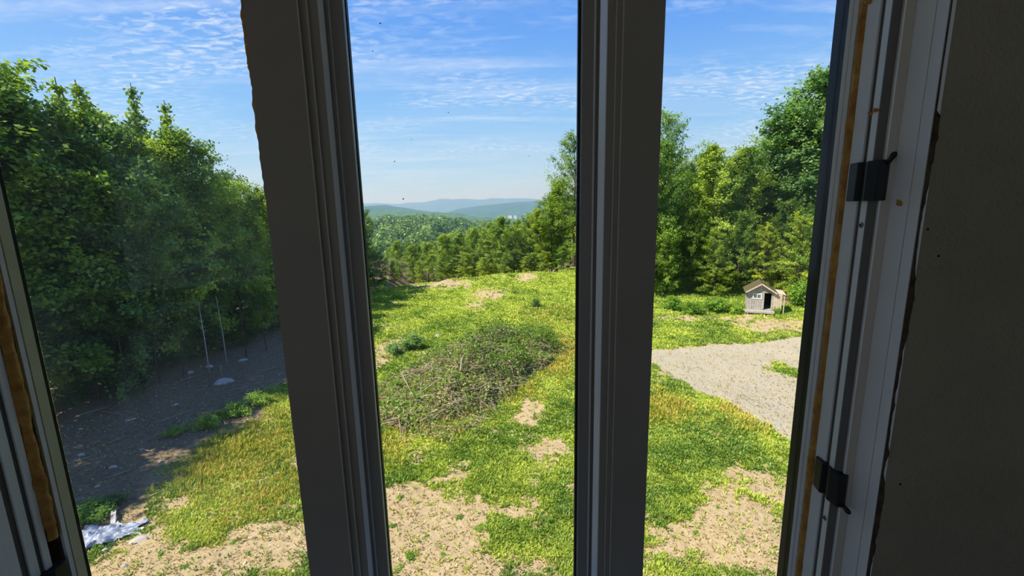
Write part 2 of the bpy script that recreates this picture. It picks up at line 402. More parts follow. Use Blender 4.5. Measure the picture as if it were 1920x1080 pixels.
MB().prism([(p4[0] - .0004, p4[1] - .0006), (p5[0] - .0004, p5[1] - .0006), (p5[0], p5[1] + .003), (p4[0], p4[1] + .003)], ZB, ZT).build('shade_strip', M_frame_shade, win_r)
MB().prism([(p6[0] + .0012, p6[1] - .0006), (p7[0] - .001, p7[1] - .0006), (p7[0] - .001, p7[1] + .003), (p6[0] + .0012, p6[1] + .003)], ZB, ZT).build('shade_strip', M_lightshade, win_r)  # tan strip painting the softer shade of the last step
b0, b1_, b2_, b3 = (p7[0] - .0005, p7[1] - .0004), P(1701.5, .6585), P(1703.5, .657), P(1724, .640)
jb = struct(empty('trim_3')); jb['label'] = 'white jamb board along the right side of the bay'
MB().prism([b0, b1_, (XB, b1_[1]), (XB, b0[1])], ZB, ZT).build('jamb_board', M_board, jb)
MB().prism([b2_, b3, (XB, b3[1]), (XB, b2_[1])], ZB, ZT).build('jamb_edge_strip', M_board, jb)
MB().prism([(b1_[0] + .002, b1_[1]), (b2_[0] + .002, b2_[1]), (XB, b2_[1]), (XB, b1_[1])], ZB, ZT).build('jamb_joint', M_gasket, jb)
def right_lock(pyt, pyb, tipx, tipy, up, dpx=0):
    q = [P(1585 + 0, .7520), P(1600, .728), P(1612, .7235), P(1617, .709), P(1640, .688), P(1656, .684)]
    poly = [(x - 0.001, y) for x, y in q] + [(p5[0] + .004, .690), (p1[0] + .006, .7525)]
    z0, z1 = at_depth(1615, pyb, .715).z, at_depth(1615, pyt, .715).z
    s = Vector((q[5][0] - .001, .686, z1 - .006 if up else z0 + .006))
    e = at_depth(tipx, tipy, .664)
    mid = (s + e) / 2
    return lock(win_r, poly, z0, z1, [s + Vector((0.004, 0.004, 0)), s, mid + (e - mid) * .7, e])
right_lock(303, 377, 1678, 287, True)
def lower_lock():
    # pixel columns at the lower plate, carried back to the same channel
    z0, z1 = at_depth(1547, 932, .715).z, at_depth(1547, 876, .715).z
    q = [P(1585, .7520), P(1600, .728), P(1612, .7235), P(1617, .709), P(1640, .688), P(1656, .684)]
    poly = [(x - 0.001, y) for x, y in q] + [(p5[0] + .004, .690), (p1[0] + .006, .7525)]
    s = Vector((q[5][0] - .001, .686, z0 + .006)); e = at_depth(1592, 962, .662)
    mid = (s + e) / 2
    lock(win_r, poly, z0, z1, [s + Vector((0.004, 0.004, 0)), s, mid + (e - mid) * .7, e])
lower_lock()
for (px, py) in ((1613, 422), (1541, 971)):
    c = at_depth(px, py, .7165); c.x = (p3[0] + p4[0]) / 2 - 0.0005
    MB().tube([c + Vector((.002, 0, 0)), c, c - Vector((.0012, 0, 0))], [.0052, .0052, .003], 10).build('screw', M_screw, win_r)
    MB().tube([c - Vector((.0010, 0, 0)), c - Vector((.0016, 0, 0))], [.0022, .0020], 8).build('screw_hole', M_gasket, win_r)
for k, (px, py, w) in enumerate(((1633, 213, .004), (1648, 206, .005), (1640, 209, .003), (1692, 378, .004), (1697, 383, .004), (1629, 4, .007))):
    y_ = .715 if px < 1660 else .671
    if k == 5: y_ = .757
    c = at_depth(px, py, y_); c.x = min(c.x, {True: p3[0], False: b0[0]}[px < 1660]) - .0004
    MB().tube([c + Vector((0, -w, -w * .3)), c + Vector((-.001, 0, 0)), c + Vector((0, w, w * .5))], [w * .4, w * .6, w * .35], 6).build('foam_crumb', M_foam, win_r if px < 1660 else jb, smooth=True)

# ---- left window, seen at the lower left of the view
win_l = struct(empty('window_1')); win_l['label'] = 'left bay window in front of the dark wood'
XL = -0.884
def Q(px, off=0.0): a = az(px, 900); return (XL + off, XL / a)
qe = Q(130)
pane((fl + 0.004, 0.925), (XL - .004, qe[1] + .004), win_l, G_dusty)
XLB = -0.925
def strip(name, pa, pb, m, off=0.0, parent=win_l):
    a, b = Q(pa, off), Q(pb, off)
    return MB().prism([a, b, (XLB, b[1]), (XLB, a[1])], ZB, ZT).build(name, m, parent)
strip('gasket', 132, 125, M_gasket)
strip('sash_stile', 125, 106, M_pale, 0.0)
strip('gasket', 106, 103, M_gasket, -0.004)
strip('sash_stile', 103, 94, M_white, 0.0)
strip('gasket', 94, 88, M_edge, -0.006)
fq = Q(74)
wobbly_bead('foam_bead', fq[0] - .002, fq[1], 0.0105, at_depth(95, 1010, fq[1]).z, ZT, win_l, 51, rx=.8, ry=1.1, amp=0.25)
for (pa, pb) in ((46, 33), (14, -4)):
    strip('shade_strip', pa - .6, pb + .6, M_frame_shade, -.004)  # groove shade of the left frame, put in as dark strips
ql = [Q(60), Q(46), Q(46, -.012), Q(33, -.012), Q(33), Q(14), Q(14, -.014), Q(-4, -.014), Q(-4), Q(-30)]
MB().prism(ql + [(XLB, ql[-1][1]), (XLB, ql[0][1])], ZB, ZT).build('frame_channel', M_white, win_l)
jl = struct(empty('trim_4')); jl['label'] = 'white jamb board along the left side of the bay'
yl = Q(-30)[1]
MB().prism([(XL, yl), (XL - .002, yl - .055), (XLB, yl - .055), (XLB, yl)], ZB, ZT).build('jamb_board', M_board, jl)
ll = at_depth(58, 1066, Q(58)[1])
lock(win_l, [(XL + .012, Q(78)[1]), (XL + .016, Q(45)[1]), (XL + .006, Q(12)[1]), (XL - .006, Q(12)[1]), (XL - .006, Q(78)[1])], ll.z - .055, ll.z + .004,
     [Vector((XL + .008, Q(12)[1], ll.z - .02)), Vector((XL + .012, Q(5)[1], ll.z - .02)), Vector((XL + .016, Q(-5)[1], ll.z - .03)), Vector((XL + .016, Q(-12)[1], ll.z - .04))])

# ---- sill and head boards of the bay, walls, floor, ceiling
bay = [(XLB, yl - .055), (XLB, .86), (-.52, 1.03), (.33, 1.05), (XB, .86), (XB, b3[1])]
def grown(g): return [(x + (g if x > 0 else -g), y) for x, y in bay]
sill = struct(MB().prism(grown(0.0), ZB - .04, ZB).build('trim_5', M_board)); sill['label'] = 'bay window sill board'
head = struct(MB().prism(grown(0.0), ZT, ZT + .04).build('trim_6', M_board)); head['label'] = 'bay window head board'
WY0 = b3[1]                     # room face of the front wall
RX0, RX1, RY0 = -2.6, 2.7, -3.3
wf = struct(empty('wall_front'))
wf['label'] = 'raw brown plasterboard wall beside the right window'
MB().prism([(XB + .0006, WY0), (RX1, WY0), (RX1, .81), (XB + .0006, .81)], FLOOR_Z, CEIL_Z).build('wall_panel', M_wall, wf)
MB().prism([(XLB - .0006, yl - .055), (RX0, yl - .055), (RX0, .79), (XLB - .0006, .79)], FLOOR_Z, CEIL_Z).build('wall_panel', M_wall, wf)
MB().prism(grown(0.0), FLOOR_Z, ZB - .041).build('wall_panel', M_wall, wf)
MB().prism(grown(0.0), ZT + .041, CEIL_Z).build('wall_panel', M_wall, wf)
# the ragged, gouged edge where the plasterboard meets the jamb
k = 260; zz = np.linspace(ZB, ZT, k)
wd = 0.0012 + 0.011 * np.clip(fbm(zz * 14, zz * 0 + 4, 3, 60) - 0.36, 0, 1) + 0.004 * np.clip(fbm(zz * 70, zz * 0, 2, 61) - .4, 0, 1)
wd *= np.where(zz < CZ + 0.12, 1.5, 0.15)
v = np.concatenate([np.stack([zz * 0 + XB - .009, zz * 0 + WY0 - .0012, zz], 1), np.stack([XB - .009 + wd + .0010, zz * 0 + WY0 - .0022, zz], 1), np.stack([XB - .006 + wd, zz * 0 + WY0 + .0005, zz], 1)])
i = np.arange(k - 1)
f = np.concatenate([np.stack([i, i + k, i + k + 1, i + 1], 1), np.stack([i + k, i + 2 * k, i + 2 * k + 1, i + k + 1], 1)])
mesh_np('torn_edge', v, f, M_edge, wf)
for (px, py) in ((1760, 480), (1688, 908), (1740, 430)):
    c = at_depth(px, py, WY0 - .0004)
    MB().tube([c + Vector((0, -.0006, 0)), c + Vector((0, .001, 0))], [.0016, .0022], 7).build('nail_dent', M_gasket, wf)
# unseen window added in the back wall to brighten the room
BWX0, BWX1, BWZ0, BWZ1 = -1.2, 1.2, FLOOR_Z + .75, FLOOR_Z + 2.1
wb = MB()
for x0, x1, z0, z1 in ((RX0 - .12, BWX0, FLOOR_Z, CEIL_Z), (BWX1, RX1 + .12, FLOOR_Z, CEIL_Z), (BWX0, BWX1, FLOOR_Z, BWZ0), (BWX0, BWX1, BWZ1, CEIL_Z)):
    wb.box(((x0 + x1) / 2, RY0 - .06, (z0 + z1) / 2), (x1 - x0, .12, z1 - z0))
struct(wb.build('wall_back', M_wall2))
fill_win_b = struct(empty('fill_window_4')); fill_win_b['label'] = 'added fill-light window in the wall behind the viewer'
fb = MB()
for x_ in (BWX0 + .03, (BWX0 + BWX1) / 2, BWX1 - .03): fb.box((x_, RY0 - .06, (BWZ0 + BWZ1) / 2), (.06, .06, BWZ1 - BWZ0))
for z_ in (BWZ0 + .03, BWZ1 - .03): fb.box(((BWX0 + BWX1) / 2, RY0 - .06, z_), (BWX1 - BWX0 - .12, .058, .06))
fb.build('window_frame', M_white, fill_win_b)  # frame of the added fill window
for x0, x1 in ((BWX0 + .06, (BWX0 + BWX1) / 2 - .03), ((BWX0 + BWX1) / 2 + .03, BWX1 - .06)):
    MB().box(((x0 + x1) / 2, RY0 - .06, (BWZ0 + BWZ1) / 2), (x1 - x0, .005, BWZ1 - BWZ0 - .12)).build('pane', G_clear, fill_win_b)  # panes of the added fill window
# second added window, in the left wall, lets sun in as fill
SY0, SY1 = -2.5, -0.9
wl_ = MB()
for y0, y1, z0, z1 in ((RY0, SY0, FLOOR_Z, CEIL_Z), (SY1, .79, FLOOR_Z, CEIL_Z), (SY0, SY1, FLOOR_Z, BWZ0), (SY0, SY1, BWZ1, CEIL_Z)):
    wl_.box((RX0 - .06, (y0 + y1) / 2, (z0 + z1) / 2), (.12, y1 - y0, z1 - z0))
struct(wl_.build('wall_left', M_wall2))
fill_win_s = struct(empty('fill_window_5')); fill_win_s['label'] = 'added fill-light window in the left wall of the room'
fb = MB()
for y_ in (SY0 + .03, (SY0 + SY1) / 2, SY1 - .03): fb.box((RX0 - .06, y_, (BWZ0 + BWZ1) / 2), (.06, .06, BWZ1 - BWZ0))
for z_ in (BWZ0 + .03, BWZ1 - .03): fb.box((RX0 - .06, (SY0 + SY1) / 2, z_), (.058, SY1 - SY0 - .12, .06))
fb.build('window_frame', M_white, fill_win_s)  # frame of the second added fill window
for y0, y1 in ((SY0 + .06, (SY0 + SY1) / 2 - .03), ((SY0 + SY1) / 2 + .03, SY1 - .06)):
    MB().box((RX0 - .06, (y0 + y1) / 2, (BWZ0 + BWZ1) / 2), (.005, y1 - y0, BWZ1 - BWZ0 - .12)).build('pane', G_clear, fill_win_s)  # panes of the second added fill window
struct(MB().box((RX1 + .06, (RY0 + .86) / 2, (FLOOR_Z + CEIL_Z) / 2), (.12, .86 - RY0, CEIL_Z - FLOOR_Z)).build('wall_right', M_wall2))
struct(MB().box(((RX0 + RX1) / 2, (RY0 + .86) / 2, FLOOR_Z - .12), (RX1 - RX0 + .24, .86 - RY0 + .24, .24)).build('floor', M_floor))
struct(MB().box(((RX0 + RX1) / 2, (RY0 + .95) / 2, CEIL_Z + .08), (RX1 - RX0 + .24, 1.1 - RY0 + .1, .16)).build('ceiling', M_wall2))
o = struct(MB().box(((RX0 + RX1) / 2, (RY0 + .86) / 2, (FLOOR_Z - .24) / 2 - .1), (RX1 - RX0 + .2, .86 - RY0, FLOOR_Z - .24 + .2)).build('wall_lower', M_siding))
o['label'] = 'lower storey wall of the house'

# ================================================================== THE YARD
RIM_X = np.array([-80, -14, -9.5, -6, -4.2, 0, 4, 8, 11, 20, 80.])
RIM_Y = np.array([62, 50, 30.5, 32.5, 34.5, 36, 36.5, 44, 58, 80, 100.])
def rim_y(x): return np.interp(x, RIM_X, RIM_Y)
def tz(x, y):
    x = np.asarray(x, float); y = np.asarray(y, float)
    d = np.maximum(0, y - rim_y(x)); d = d * d / (d + 3.0)
    z = -34 * (1 - np.exp(-d * 0.20 / 34))
    z = z + (fbm(x * .22, y * .22, 3, 3) - 0.5) * 0.35 + (fbm(x * 1.1, y * 1.1, 3, 8) - 0.5) * 0.10
    # old spoil ridge along the far edge of the clearing
    rg = np.exp(-((y - rim_y(x) + 0.9) / 0.9) ** 2) * np.clip((x + 7) / 2, 0, 1) * np.clip((5.5 - x) / 3, 0, 1)
    z = z + rg * 0.28 * (0.4 + fbm(x * .8, y * .8, 2, 31))
    return z
def blob(x, y, px, py, rx, ry):
    cx, cy = ground_at(px, py)
    wx = rx * cy / F_PX
    wy = abs(ground_at(px, py - ry)[1] - ground_at(px, py + ry)[1]) / 2
    return np.exp(-(((x - cx) / wx) ** 2 + ((y - cy) / wy) ** 2) ** 1.5)
def inside(x, y, poly):
    r = np.zeros(np.shape(x), bool); n = len(poly)
    for i in range(n):
        x0, y0 = poly[i]; x1, y1 = poly[(i + 1) % n]
        c = ((y0 > y) != (y1 > y)) & (x < (x1 - x0) * (y - y0) / (y1 - y0 + 1e-12) + x0)
        r ^= c
    return r
DRIVE = [ground_at(*p) for p in ((1190, 660), (1225, 654), (1290, 648), (1380, 641), (1520, 635), (1700, 640), (1900, 700), (1900, 990), (1600, 905), (1500, 850), (1420, 795), (1340, 752), (1275, 722), (1240, 690), (1200, 680))]
SOIL = ((800, 965, 120, 80, 1.0), (760, 1050, 170, 60, 1.0), (910, 1065, 130, 36, .8), (985, 775, 40, 19, .95), (1030, 852, 60, 16, .8), (960, 940, 60, 13, .7),
        (840, 882, 34, 24, .6), (975, 832, 30, 12, .6), (1000, 925, 40, 30, .5), (1400, 1010, 150, 80, 1.0), (1265, 1050, 70, 36, .9), (1455, 925, 60, 34, .8), (1225, 905, 22, 40, .45), (1400, 900, 60, 20, .5),
        (420, 1040, 220, 52, 1.0), (250, 1050, 120, 44, .9), (545, 1005, 60, 36, .8), (480, 985, 60, 18, .5), (430, 905, 30, 16, .4),
        (830, 536, 70, 7, 1.0), (910, 552, 36, 14, .9), (890, 572, 22, 8, .9), (985, 524, 34, 4, .9), (720, 660, 40, 46, .8), (740, 612, 40, 10, .3),
        (1310, 596, 110, 6, .75), (1470, 612, 80, 14, 1.0), (1400, 598, 40, 8, .8), (1255, 700, 26, 14, .5), (935, 820, 26, 10, .4), (960, 690, 30, 10, .4), (340, 930, 60, 18, .5), (240, 980, 60, 26, .7))
LUSH = ((932, 982, 48, 22, .9), (1062, 930, 40, 34, .6), (1064, 1020, 32, 40, .6), (930, 880, 70, 22, .7), (1275, 940, 46, 50, .8), (1270, 860, 90, 46, .5), (1490, 697, 34, 20, .9),
        (1080, 770, 40, 20, .3), (905, 840, 40, 20, .5), (1020, 790, 30, 20, .4), (770, 1040, 18, 12, .8), (1300, 1010, 16, 12, .7))
DRYT = ((1035, 662, 60, 36, 1.0), (1250, 772, 60, 24, 1.0), (845, 785, 60, 22, .9), (450, 830, 120, 70, .65), (560, 850, 60, 90, .5), (980, 745, 60, 20, .4), (1400, 790, 60, 26, .5), (740, 830, 40, 30, .45), (1030, 590, 60, 20, .25))
def zones(x, y):
    wx = x + (fbm(x * .9, y * .9, 3, 71) - .5) * 1.3; wy = y + (fbm(x * .9 + 40, y * .9, 3, 72) - .5) * 1.5
    soil = np.zeros(np.shape(x)); dry = np.zeros(np.shape(x))
    for px, py, rx, ry, s in SOIL: soil = np.maximum(soil, s * blob(wx, wy, px, py, rx, ry))
    lush = np.zeros(np.shape(x))
    for px, py, rx, ry, s in LUSH: lush = np.maximum(lush, s * blob(wx, wy, px, py, rx, ry))
    for px, py, rx, ry, s in DRYT: dry = np.maximum(dry, s * blob(wx, wy, px, py, rx, ry))
    near = np.clip((11.5 - y) / 5, 0, 1) * 0.30
    cover = 0.82 - near - 0.85 * soil + 0.7 * lush + (fbm(x * 1.6, y * 1.6, 4, 77) - .5) * 1.0 + (fbm(x * 5.5, y * 5.5, 3, 78) - .5) * 0.9
    gx = x + (fbm(x * 1.3, y * 1.3, 3, 81) - .5) * 1.0; gy = y + (fbm(x * 1.3, y * 1.3, 3, 82) - .5) * 1.0
    grav = inside(gx, gy, DRIVE).astype(float) * (1 - np.clip(blob(wx, wy, 1490, 697, 34, 20) * 1.8, 0, 1))
    cover = cover * (1 - grav)
    # forest litter: bare dark earth at the feet of the left wood
    le = -7.35 - 0.035 * np.clip(y - 14, 0, 20) ** 1.5 + (fbm(x * .7, y * .7, 3, 91) - .5) * 1.6
    litter = np.clip((le - x) / 0.5, 0, 1)
    re = np.clip((x - (0.52 * y + 1.6)) / 1.0, 0, 1) * np.clip((y - 22.6 - .02 * x) / 1.2, 0, 1)
    litter = np.maximum(litter, re)
    litter = np.maximum(litter, np.clip((y - rim_y(x) - 1.2) / 1.5, 0, 1))
    cover = cover * (1 - litter * 0.97)
    return np.clip(cover, 0, 1), grav, litter, np.clip(dry, 0, 1)

# one ground mesh, finer towards the house
ny, nx = 430, 430
v_ = np.linspace(0, 1, ny); yy = -4 + 134 * (0.16 * v_ + 0.84 * v_ ** 3.0)
u_ = np.linspace(-1, 1, nx)
Y = np.repeat(yy[:, None], nx, 1); X = (0.62 * u_ + 0.38 * u_ ** 3)[None, :] * (12 + 1.5 * np.maximum(Y, 0))
cov, grv, lit, dry = zones(X, Y)
Z = tz(X, Y) - grv * 0.03
i = np.arange(ny - 1)[:, None] * nx; j = np.arange(nx - 1)[None, :]
f = np.stack([i + j, i + j + 1, i + nx + j + 1, i + nx + j], -1).reshape(-1, 4)
gm = bpy.data.materials.new('yard_earth'); gm.use_nodes = True
N, L = nodes_of(gm.node_tree)
out = N('ShaderNodeOutputMaterial'); b = N('ShaderNodeBsdfPrincipled', inp={'Roughness': 0.95, 'Specular IOR Level': 0.1})
at = N('ShaderNodeAttribute', attribute_name='zone'); sp = N('ShaderNodeSeparateColor'); L(at.outputs['Color'], sp.inputs[0])
t = N('ShaderNodeTexCoord')
def noise(s, d=5.0, r=.6):
    n = N('ShaderNodeTexNoise', inp={'Scale': s, 'Detail': d, 'Roughness': r}); L(t.outputs['Object'], n.inputs['Vector']); return n
def mixc(fac, a, b_):
    m = N('ShaderNodeMix', data_type='RGBA'); L(fac, m.inputs[0])
    for k_, c_ in ((6, a), (7, b_)):
        if isinstance(c_, tuple): m.inputs[k_].default_value = (*c_, 1)
        else: L(c_, m.inputs[k_])
    return m.outputs[2]
def rng(src, a, b_, c=0.0, d=1.0):
    m = N('ShaderNodeMapRange', inp={1: a, 2: b_, 3: c, 4: d}); L(src, m.inputs[0]); return m.outputs[0]
n1, n2, n3 = noise(1.3), noise(9.0), noise(40.0, 3.0)
soilc = mixc(rng(n2.outputs[0], .3, .7), (0.37, 0.268, 0.136), (0.53, 0.41, 0.235))
soilc = mixc(rng(n3.outputs[0], .55, .75, 0, .6), soilc, (0.25, 0.17, 0.09))
gravc = mixc(rng(n3.outputs[0], .40, .60), (0.30, 0.275, 0.175), (0.53, 0.445, 0.305))
gravc = mixc(rng(n1.outputs[0], .45, .65, 0, .6), gravc, (0.40, 0.355, 0.28))
litc = mixc(rng(n2.outputs[0], .3, .7), (0.14, 0.095, 0.055), (0.27, 0.195, 0.12))
litc = mixc(rng(n3.outputs[0], .58, .68, 0, .8), litc, (0.30, 0.25, 0.19))
grc = mixc(rng(n2.outputs[0], .3, .7), (0.22, 0.30, 0.035), (0.42, 0.46, 0.07))
grc = mixc(rng(n3.outputs[0], .5, .7, 0, .5), grc, (0.14, 0.19, 0.03))
grc = mixc(at.outputs['Alpha'], grc, (0.40, 0.31, 0.06))
# the cover value decides, broken up by noise, where soil shows through
ad = N('ShaderNodeMath', operation='ADD'); L(sp.outputs[0], ad.inputs[0])
nn = N('ShaderNodeMath', operation='MULTIPLY_ADD', inp={1: 0.9, 2: -0.45}); L(noise(6.0, 6.0, .7).outputs[0], nn.inputs[0]); L(nn.outputs[0], ad.inputs[1])
c1 = mixc(rng(ad.outputs[0], .28, .62), soilc, grc)
c2 = mixc(sp.outputs[1], c1, gravc)
c3 = mixc(sp.outputs[2], c2, litc)
L(c3, b.inputs['Base Color'])
bp = N('ShaderNodeBump', inp={'Strength': 0.7, 'Distance': 0.05}); L(noise(14.0, 6.0, .7).outputs[0], bp.inputs['Height']); L(bp.outputs[0], b.inputs['Normal'])
L(b.outputs[0], out.inputs[0])
ground = mesh_np('ground', np.stack([X, Y, Z], -1).reshape(-1, 3), f, gm, None,
                 {'zone': ('FLOAT_COLOR', np.stack([cov, grv, lit, dry], -1).reshape(-1, 4))}, smooth=True)
tag(ground, 'sloping yard of patchy grass, tan soil and gravel drive', 'ground', kind='structure')

# ---- grass and small weeds of the clearing: nobody could count them
def blades(name, x, y, h, w, nb, tint, spread, material, label, cat, parent=None):
    n = len(x); z = tz(x, y)
    X0 = np.repeat(x, nb); Y0 = np.repeat(y, nb); Z0 = np.repeat(z, nb); H = np.repeat(h, nb) * RNG.uniform(.55, 1.15, n * nb); W = np.repeat(w, nb)
    a = RNG.uniform(0, 2 * math.pi, n * nb); sp_ = np.repeat(spread, nb) * RNG.uniform(.3, 1.2, n * nb)
    bx = X0 + np.cos(a) * W * RNG.uniform(0, 2.2, n * nb); by = Y0 + np.sin(a) * W * RNG.uniform(0, 2.2, n * nb)
    px_, py_ = -np.sin(a), np.cos(a)
    tx = bx + np.cos(a) * H * sp_; ty = by + np.sin(a) * H * sp_; tz_ = Z0 + H * np.sqrt(np.clip(1 - .55 * sp_ ** 2, .08, 1))
    mx_ = bx + np.cos(a) * H * sp_ * .42; my_ = by + np.sin(a) * H * sp_ * .42; mz_ = Z0 + (tz_ - Z0) * .62
    zb = Z0 - 0.01
    V = np.stack([np.stack([bx, by, zb], 1), np.stack([mx_ - px_ * W, my_ - py_ * W, mz_], 1), np.stack([tx, ty, tz_], 1), np.stack([mx_ + px_ * W, my_ + py_ * W, mz_], 1)], 1).reshape(-1, 3)
    F = np.arange(n * nb * 4).reshape(-1, 4)
    T = np.repeat(np.clip(np.repeat(tint, nb) + RNG.normal(0, .16, n * nb), 0, 1), 4)
    D = T
    o = mesh_np(name, V, F, material, parent, {'tint': ('FLOAT', D)})
    return tag(o, label, cat, kind='stuff')
def grass_mat(name, dark, light, dryc):
    m = leaf_mat(name, dark, light, trans=0.3, obj_var=0.0)
    return m
L_grass = leaf_mat('grass_green', (0.13, 0.25, 0.03), (0.54, 0.63, 0.09), trans=0.3, obj_var=0.0)
L_grassy = leaf_mat('grass_dry', (0.42, 0.43, 0.05), (0.64, 0.47, 0.12), trans=0.25, obj_var=0.0)
def candidates(n, y0, y1, p):
    u = RNG.uniform(0, 1, n); e = 1 - p
    y = (y0 ** e + u * (y1 ** e - y0 ** e)) ** (1 / e)
    x = RNG.uniform(-1, 1, n) * (1.0 * y + 2.0)
    return x, y
x, y = candidates(400000, 4.6, 39, 1.35)
c, g, l, d = zones(x, y)
keep = (RNG.uniform(0, 1, len(x)) < np.clip((c - .06) * 1.15, 0.02, 1) * (1 - .95 * l) * (1 - g)) & (x > -13) & (x < 0.85 * y + 2)
x, y, c, d = x[keep], y[keep], c[keep], d[keep]
dm = RNG.uniform(0, 1, len(x)) < d * .85
cl = fbm(x * 2.2, y * 2.2, 3, 101)
hh = (0.030 + 0.0022 * y + 0.085 * np.clip(cl - .42, 0, 1)) * RNG.uniform(.7, 1.5, len(x))
ww = 0.0045 + 0.00085 * y
tn = np.clip(.42 + 1.5 * (fbm(x * .8, y * .8, 3, 111) - .5) + 1.0 * (fbm(x * 3.5, y * 3.5, 2, 112) - .5) + .011 * (y - 12), 0, 1)
far = y > 20
s_ = np.full(len(x), .85)
a = ~dm
blades('grass', x[a], y[a], hh[a], ww[a], 4, tn[a], s_[a], L_grass, 'short leafy green grass and clover covering the clearing', 'grass')
blades('dry_grass', x[dm], y[dm], hh[dm] * 1.8, ww[dm] * .7, 4, tn[dm], s_[dm] * .6, L_grassy, 'yellow and rusty seeding grass among the green', 'grass')
# sparse litter of stalks and crumbs on bare soil
x, y = candidates(26000, 4.6, 22, 1.5)
c, g, l, d = zones(x, y)
keep = (c < .35) & (x > -12)
x, y, l = x[keep], y[keep], l[keep]
blades('ground_litter', x, y, RNG.uniform(.02, .07, len(x)), RNG.uniform(.004, .012, len(x)) + .0004 * y, 2, RNG.uniform(0, 1, len(x)), np.full(len(x), 1.25), L_dry, 'dry leaf scraps and stalks strewn on the bare soil', 'litter')

# ================================================================== TREES
def leaves_mesh(c, nrm, size, tint, name, asp=0.62):
    n = len(c)
    r = RNG.normal(size=(n, 3)); nrm = nrm / np.linalg.norm(nrm, axis=1, keepdims=True)
    t_ = np.cross(nrm, r); t_ /= np.linalg.norm(t_, axis=1, keepdims=True) + 1e-9
    b_ = np.cross(nrm, t_)
    s = size[:, None]
    V = np.stack([c - t_ * s * .5, c + b_ * s * .5 * asp + t_ * s * .06, c + t_ * s * .5 - nrm * s * .10, c - b_ * s * .5 * asp + t_ * s * .06], 1).reshape(-1, 3)
    return mesh_np(name, V, np.arange(n * 4).reshape(-1, 4), None, None, {'tint': ('FLOAT', np.repeat(np.clip(tint, 0, 1), 4))}, link_it=False)

def tree_proto(seed, H=10.0, cb=0.08, R=2.8, prof=None, nprim=55, nsec=9, lps=38, leaf=0.17, up0=0.15, up1=0.9, layer=0.55, jit=0.125, trunk_r=0.11, sway=0.3, wood=True):
    """returns (wood mesh, leaf mesh) of a tree with its foot at the origin, height H"""
    rs = np.random.default_rng(seed); mb = MB(); mbr = MB()
    tp = [Vector((0, 0, -0.25))]; sx, sy = rs.normal(0, sway, 2)
    K = 9
    for i in range(1, K + 1):
        t = i / K
        tp.append(Vector((sx * t * t + rs.normal(0, .03), sy * t * t + rs.normal(0, .03), H * 0.97 * t)))
    def trunk_at(t):
        q = min(max(t, 0), 1) * K; i = min(int(q), K - 1); return tp[i].lerp(tp[i + 1], q - i)
    mb.tube(tp, [trunk_r * (1 - .9 * (i / K) ** .9) + .006 for i in range(K + 1)], 6)
    P0, P1, SZ, TI = [], [], [], []
    for i in range(nprim):
        t = cb + (0.985 - cb) * ((i + rs.uniform(0, 1)) / nprim) ** 0.92
        a = i * 2.39996 + rs.uniform(-.5, .5)
        Lb = R * prof(t) * rs.uniform(.62, 1.18)
        el = up0 + (up1 - up0) * t + rs.normal(0, .12)
        d = np.array([math.cos(a) * math.cos(el), math.sin(a) * math.cos(el), math.sin(el)])
        o = np.array(trunk_at(t * 0.98)); pts = [o]
        for s in (0.35, 0.7, 1.0):
            q = o + d * Lb * s; q = q + np.array([0, 0, (-.10 if t < .5 else .12) * Lb * s * s]) + rs.normal(0, .04 * Lb, 3) * s
            pts.append(q)
        if wood: mbr.tube(pts, [max(.006, trunk_r * .32 * (1 - t * .6)), .018, .011, .004], 3, cap=False)
        pts = np.array(pts); clump = rs.uniform(-.42, .42)
        for j in range(nsec):
            s = 0.18 + 0.82 * (j + rs.uniform(0, 1)) / nsec
            q = min(s * 3, 2.999); k = int(q); base = pts[k] + (pts[k + 1] - pts[k]) * (q - k)
            dd = d * .7 + rs.normal(0, .75, 3) * np.array([1, 1, .45 + .3 * (1 - layer)]); dd /= np.linalg.norm(dd)
            l2 = Lb * rs.uniform(.16, .34) * (1.15 - .5 * s) + .12
            m = max(4, int(lps * rs.uniform(.5, 1.4) * min(1.6, (l2 / .5 + .35))))
            u = rs.uniform(0, 1.05, m)[:, None]
            c = base + dd * l2 * u + rs.normal(0, 1, (m, 3)) * np.array([jit, jit, jit * (1 - .55 * layer)]) * (0.6 + .7 * u)
            P0.append(c)
            out_ = c - np.array([c[:, 0] * 0 + o[0], c[:, 1] * 0 + o[1], c[:, 2]]).T
            out_ /= np.linalg.norm(out_, axis=1, keepdims=True) + .3
            P1.append(np.array([0, 0, 1.0]) * (.35 + layer) + rs.normal(0, .55, (m, 3)) + out_ * .35)
            SZ.append(leaf * rs.uniform(.65, 1.25, m)); TI.append(.45 + clump + rs.normal(0, .2, m))
    lv = leaves_mesh(np.concatenate(P0), np.concatenate(P1), np.concatenate(SZ), np.concatenate(TI), 'foliage')
    wd = mb.build('trunk', M_bark, link_it=False)
    return wd, lv, mbr.build('branches', M_bark, link_it=False)
def oval(t): return max(.12, math.sin(math.pi * min(1, max(0, (t + .12) / 1.10))) ** .7)
def skirt(t): return max(.10, math.sqrt(max(0, 1 - (max(0, t - .30) / .71) ** 2)) * (.75 + .25 * min(1, t * 4)))
def spire(t): return max(.06, (1 - t) ** 1.05)
def tall(t): return max(.10, math.sin(math.pi * min(1, max(0, (t - .05) / .99))) ** .8) * (1.0 if t > .4 else .8)
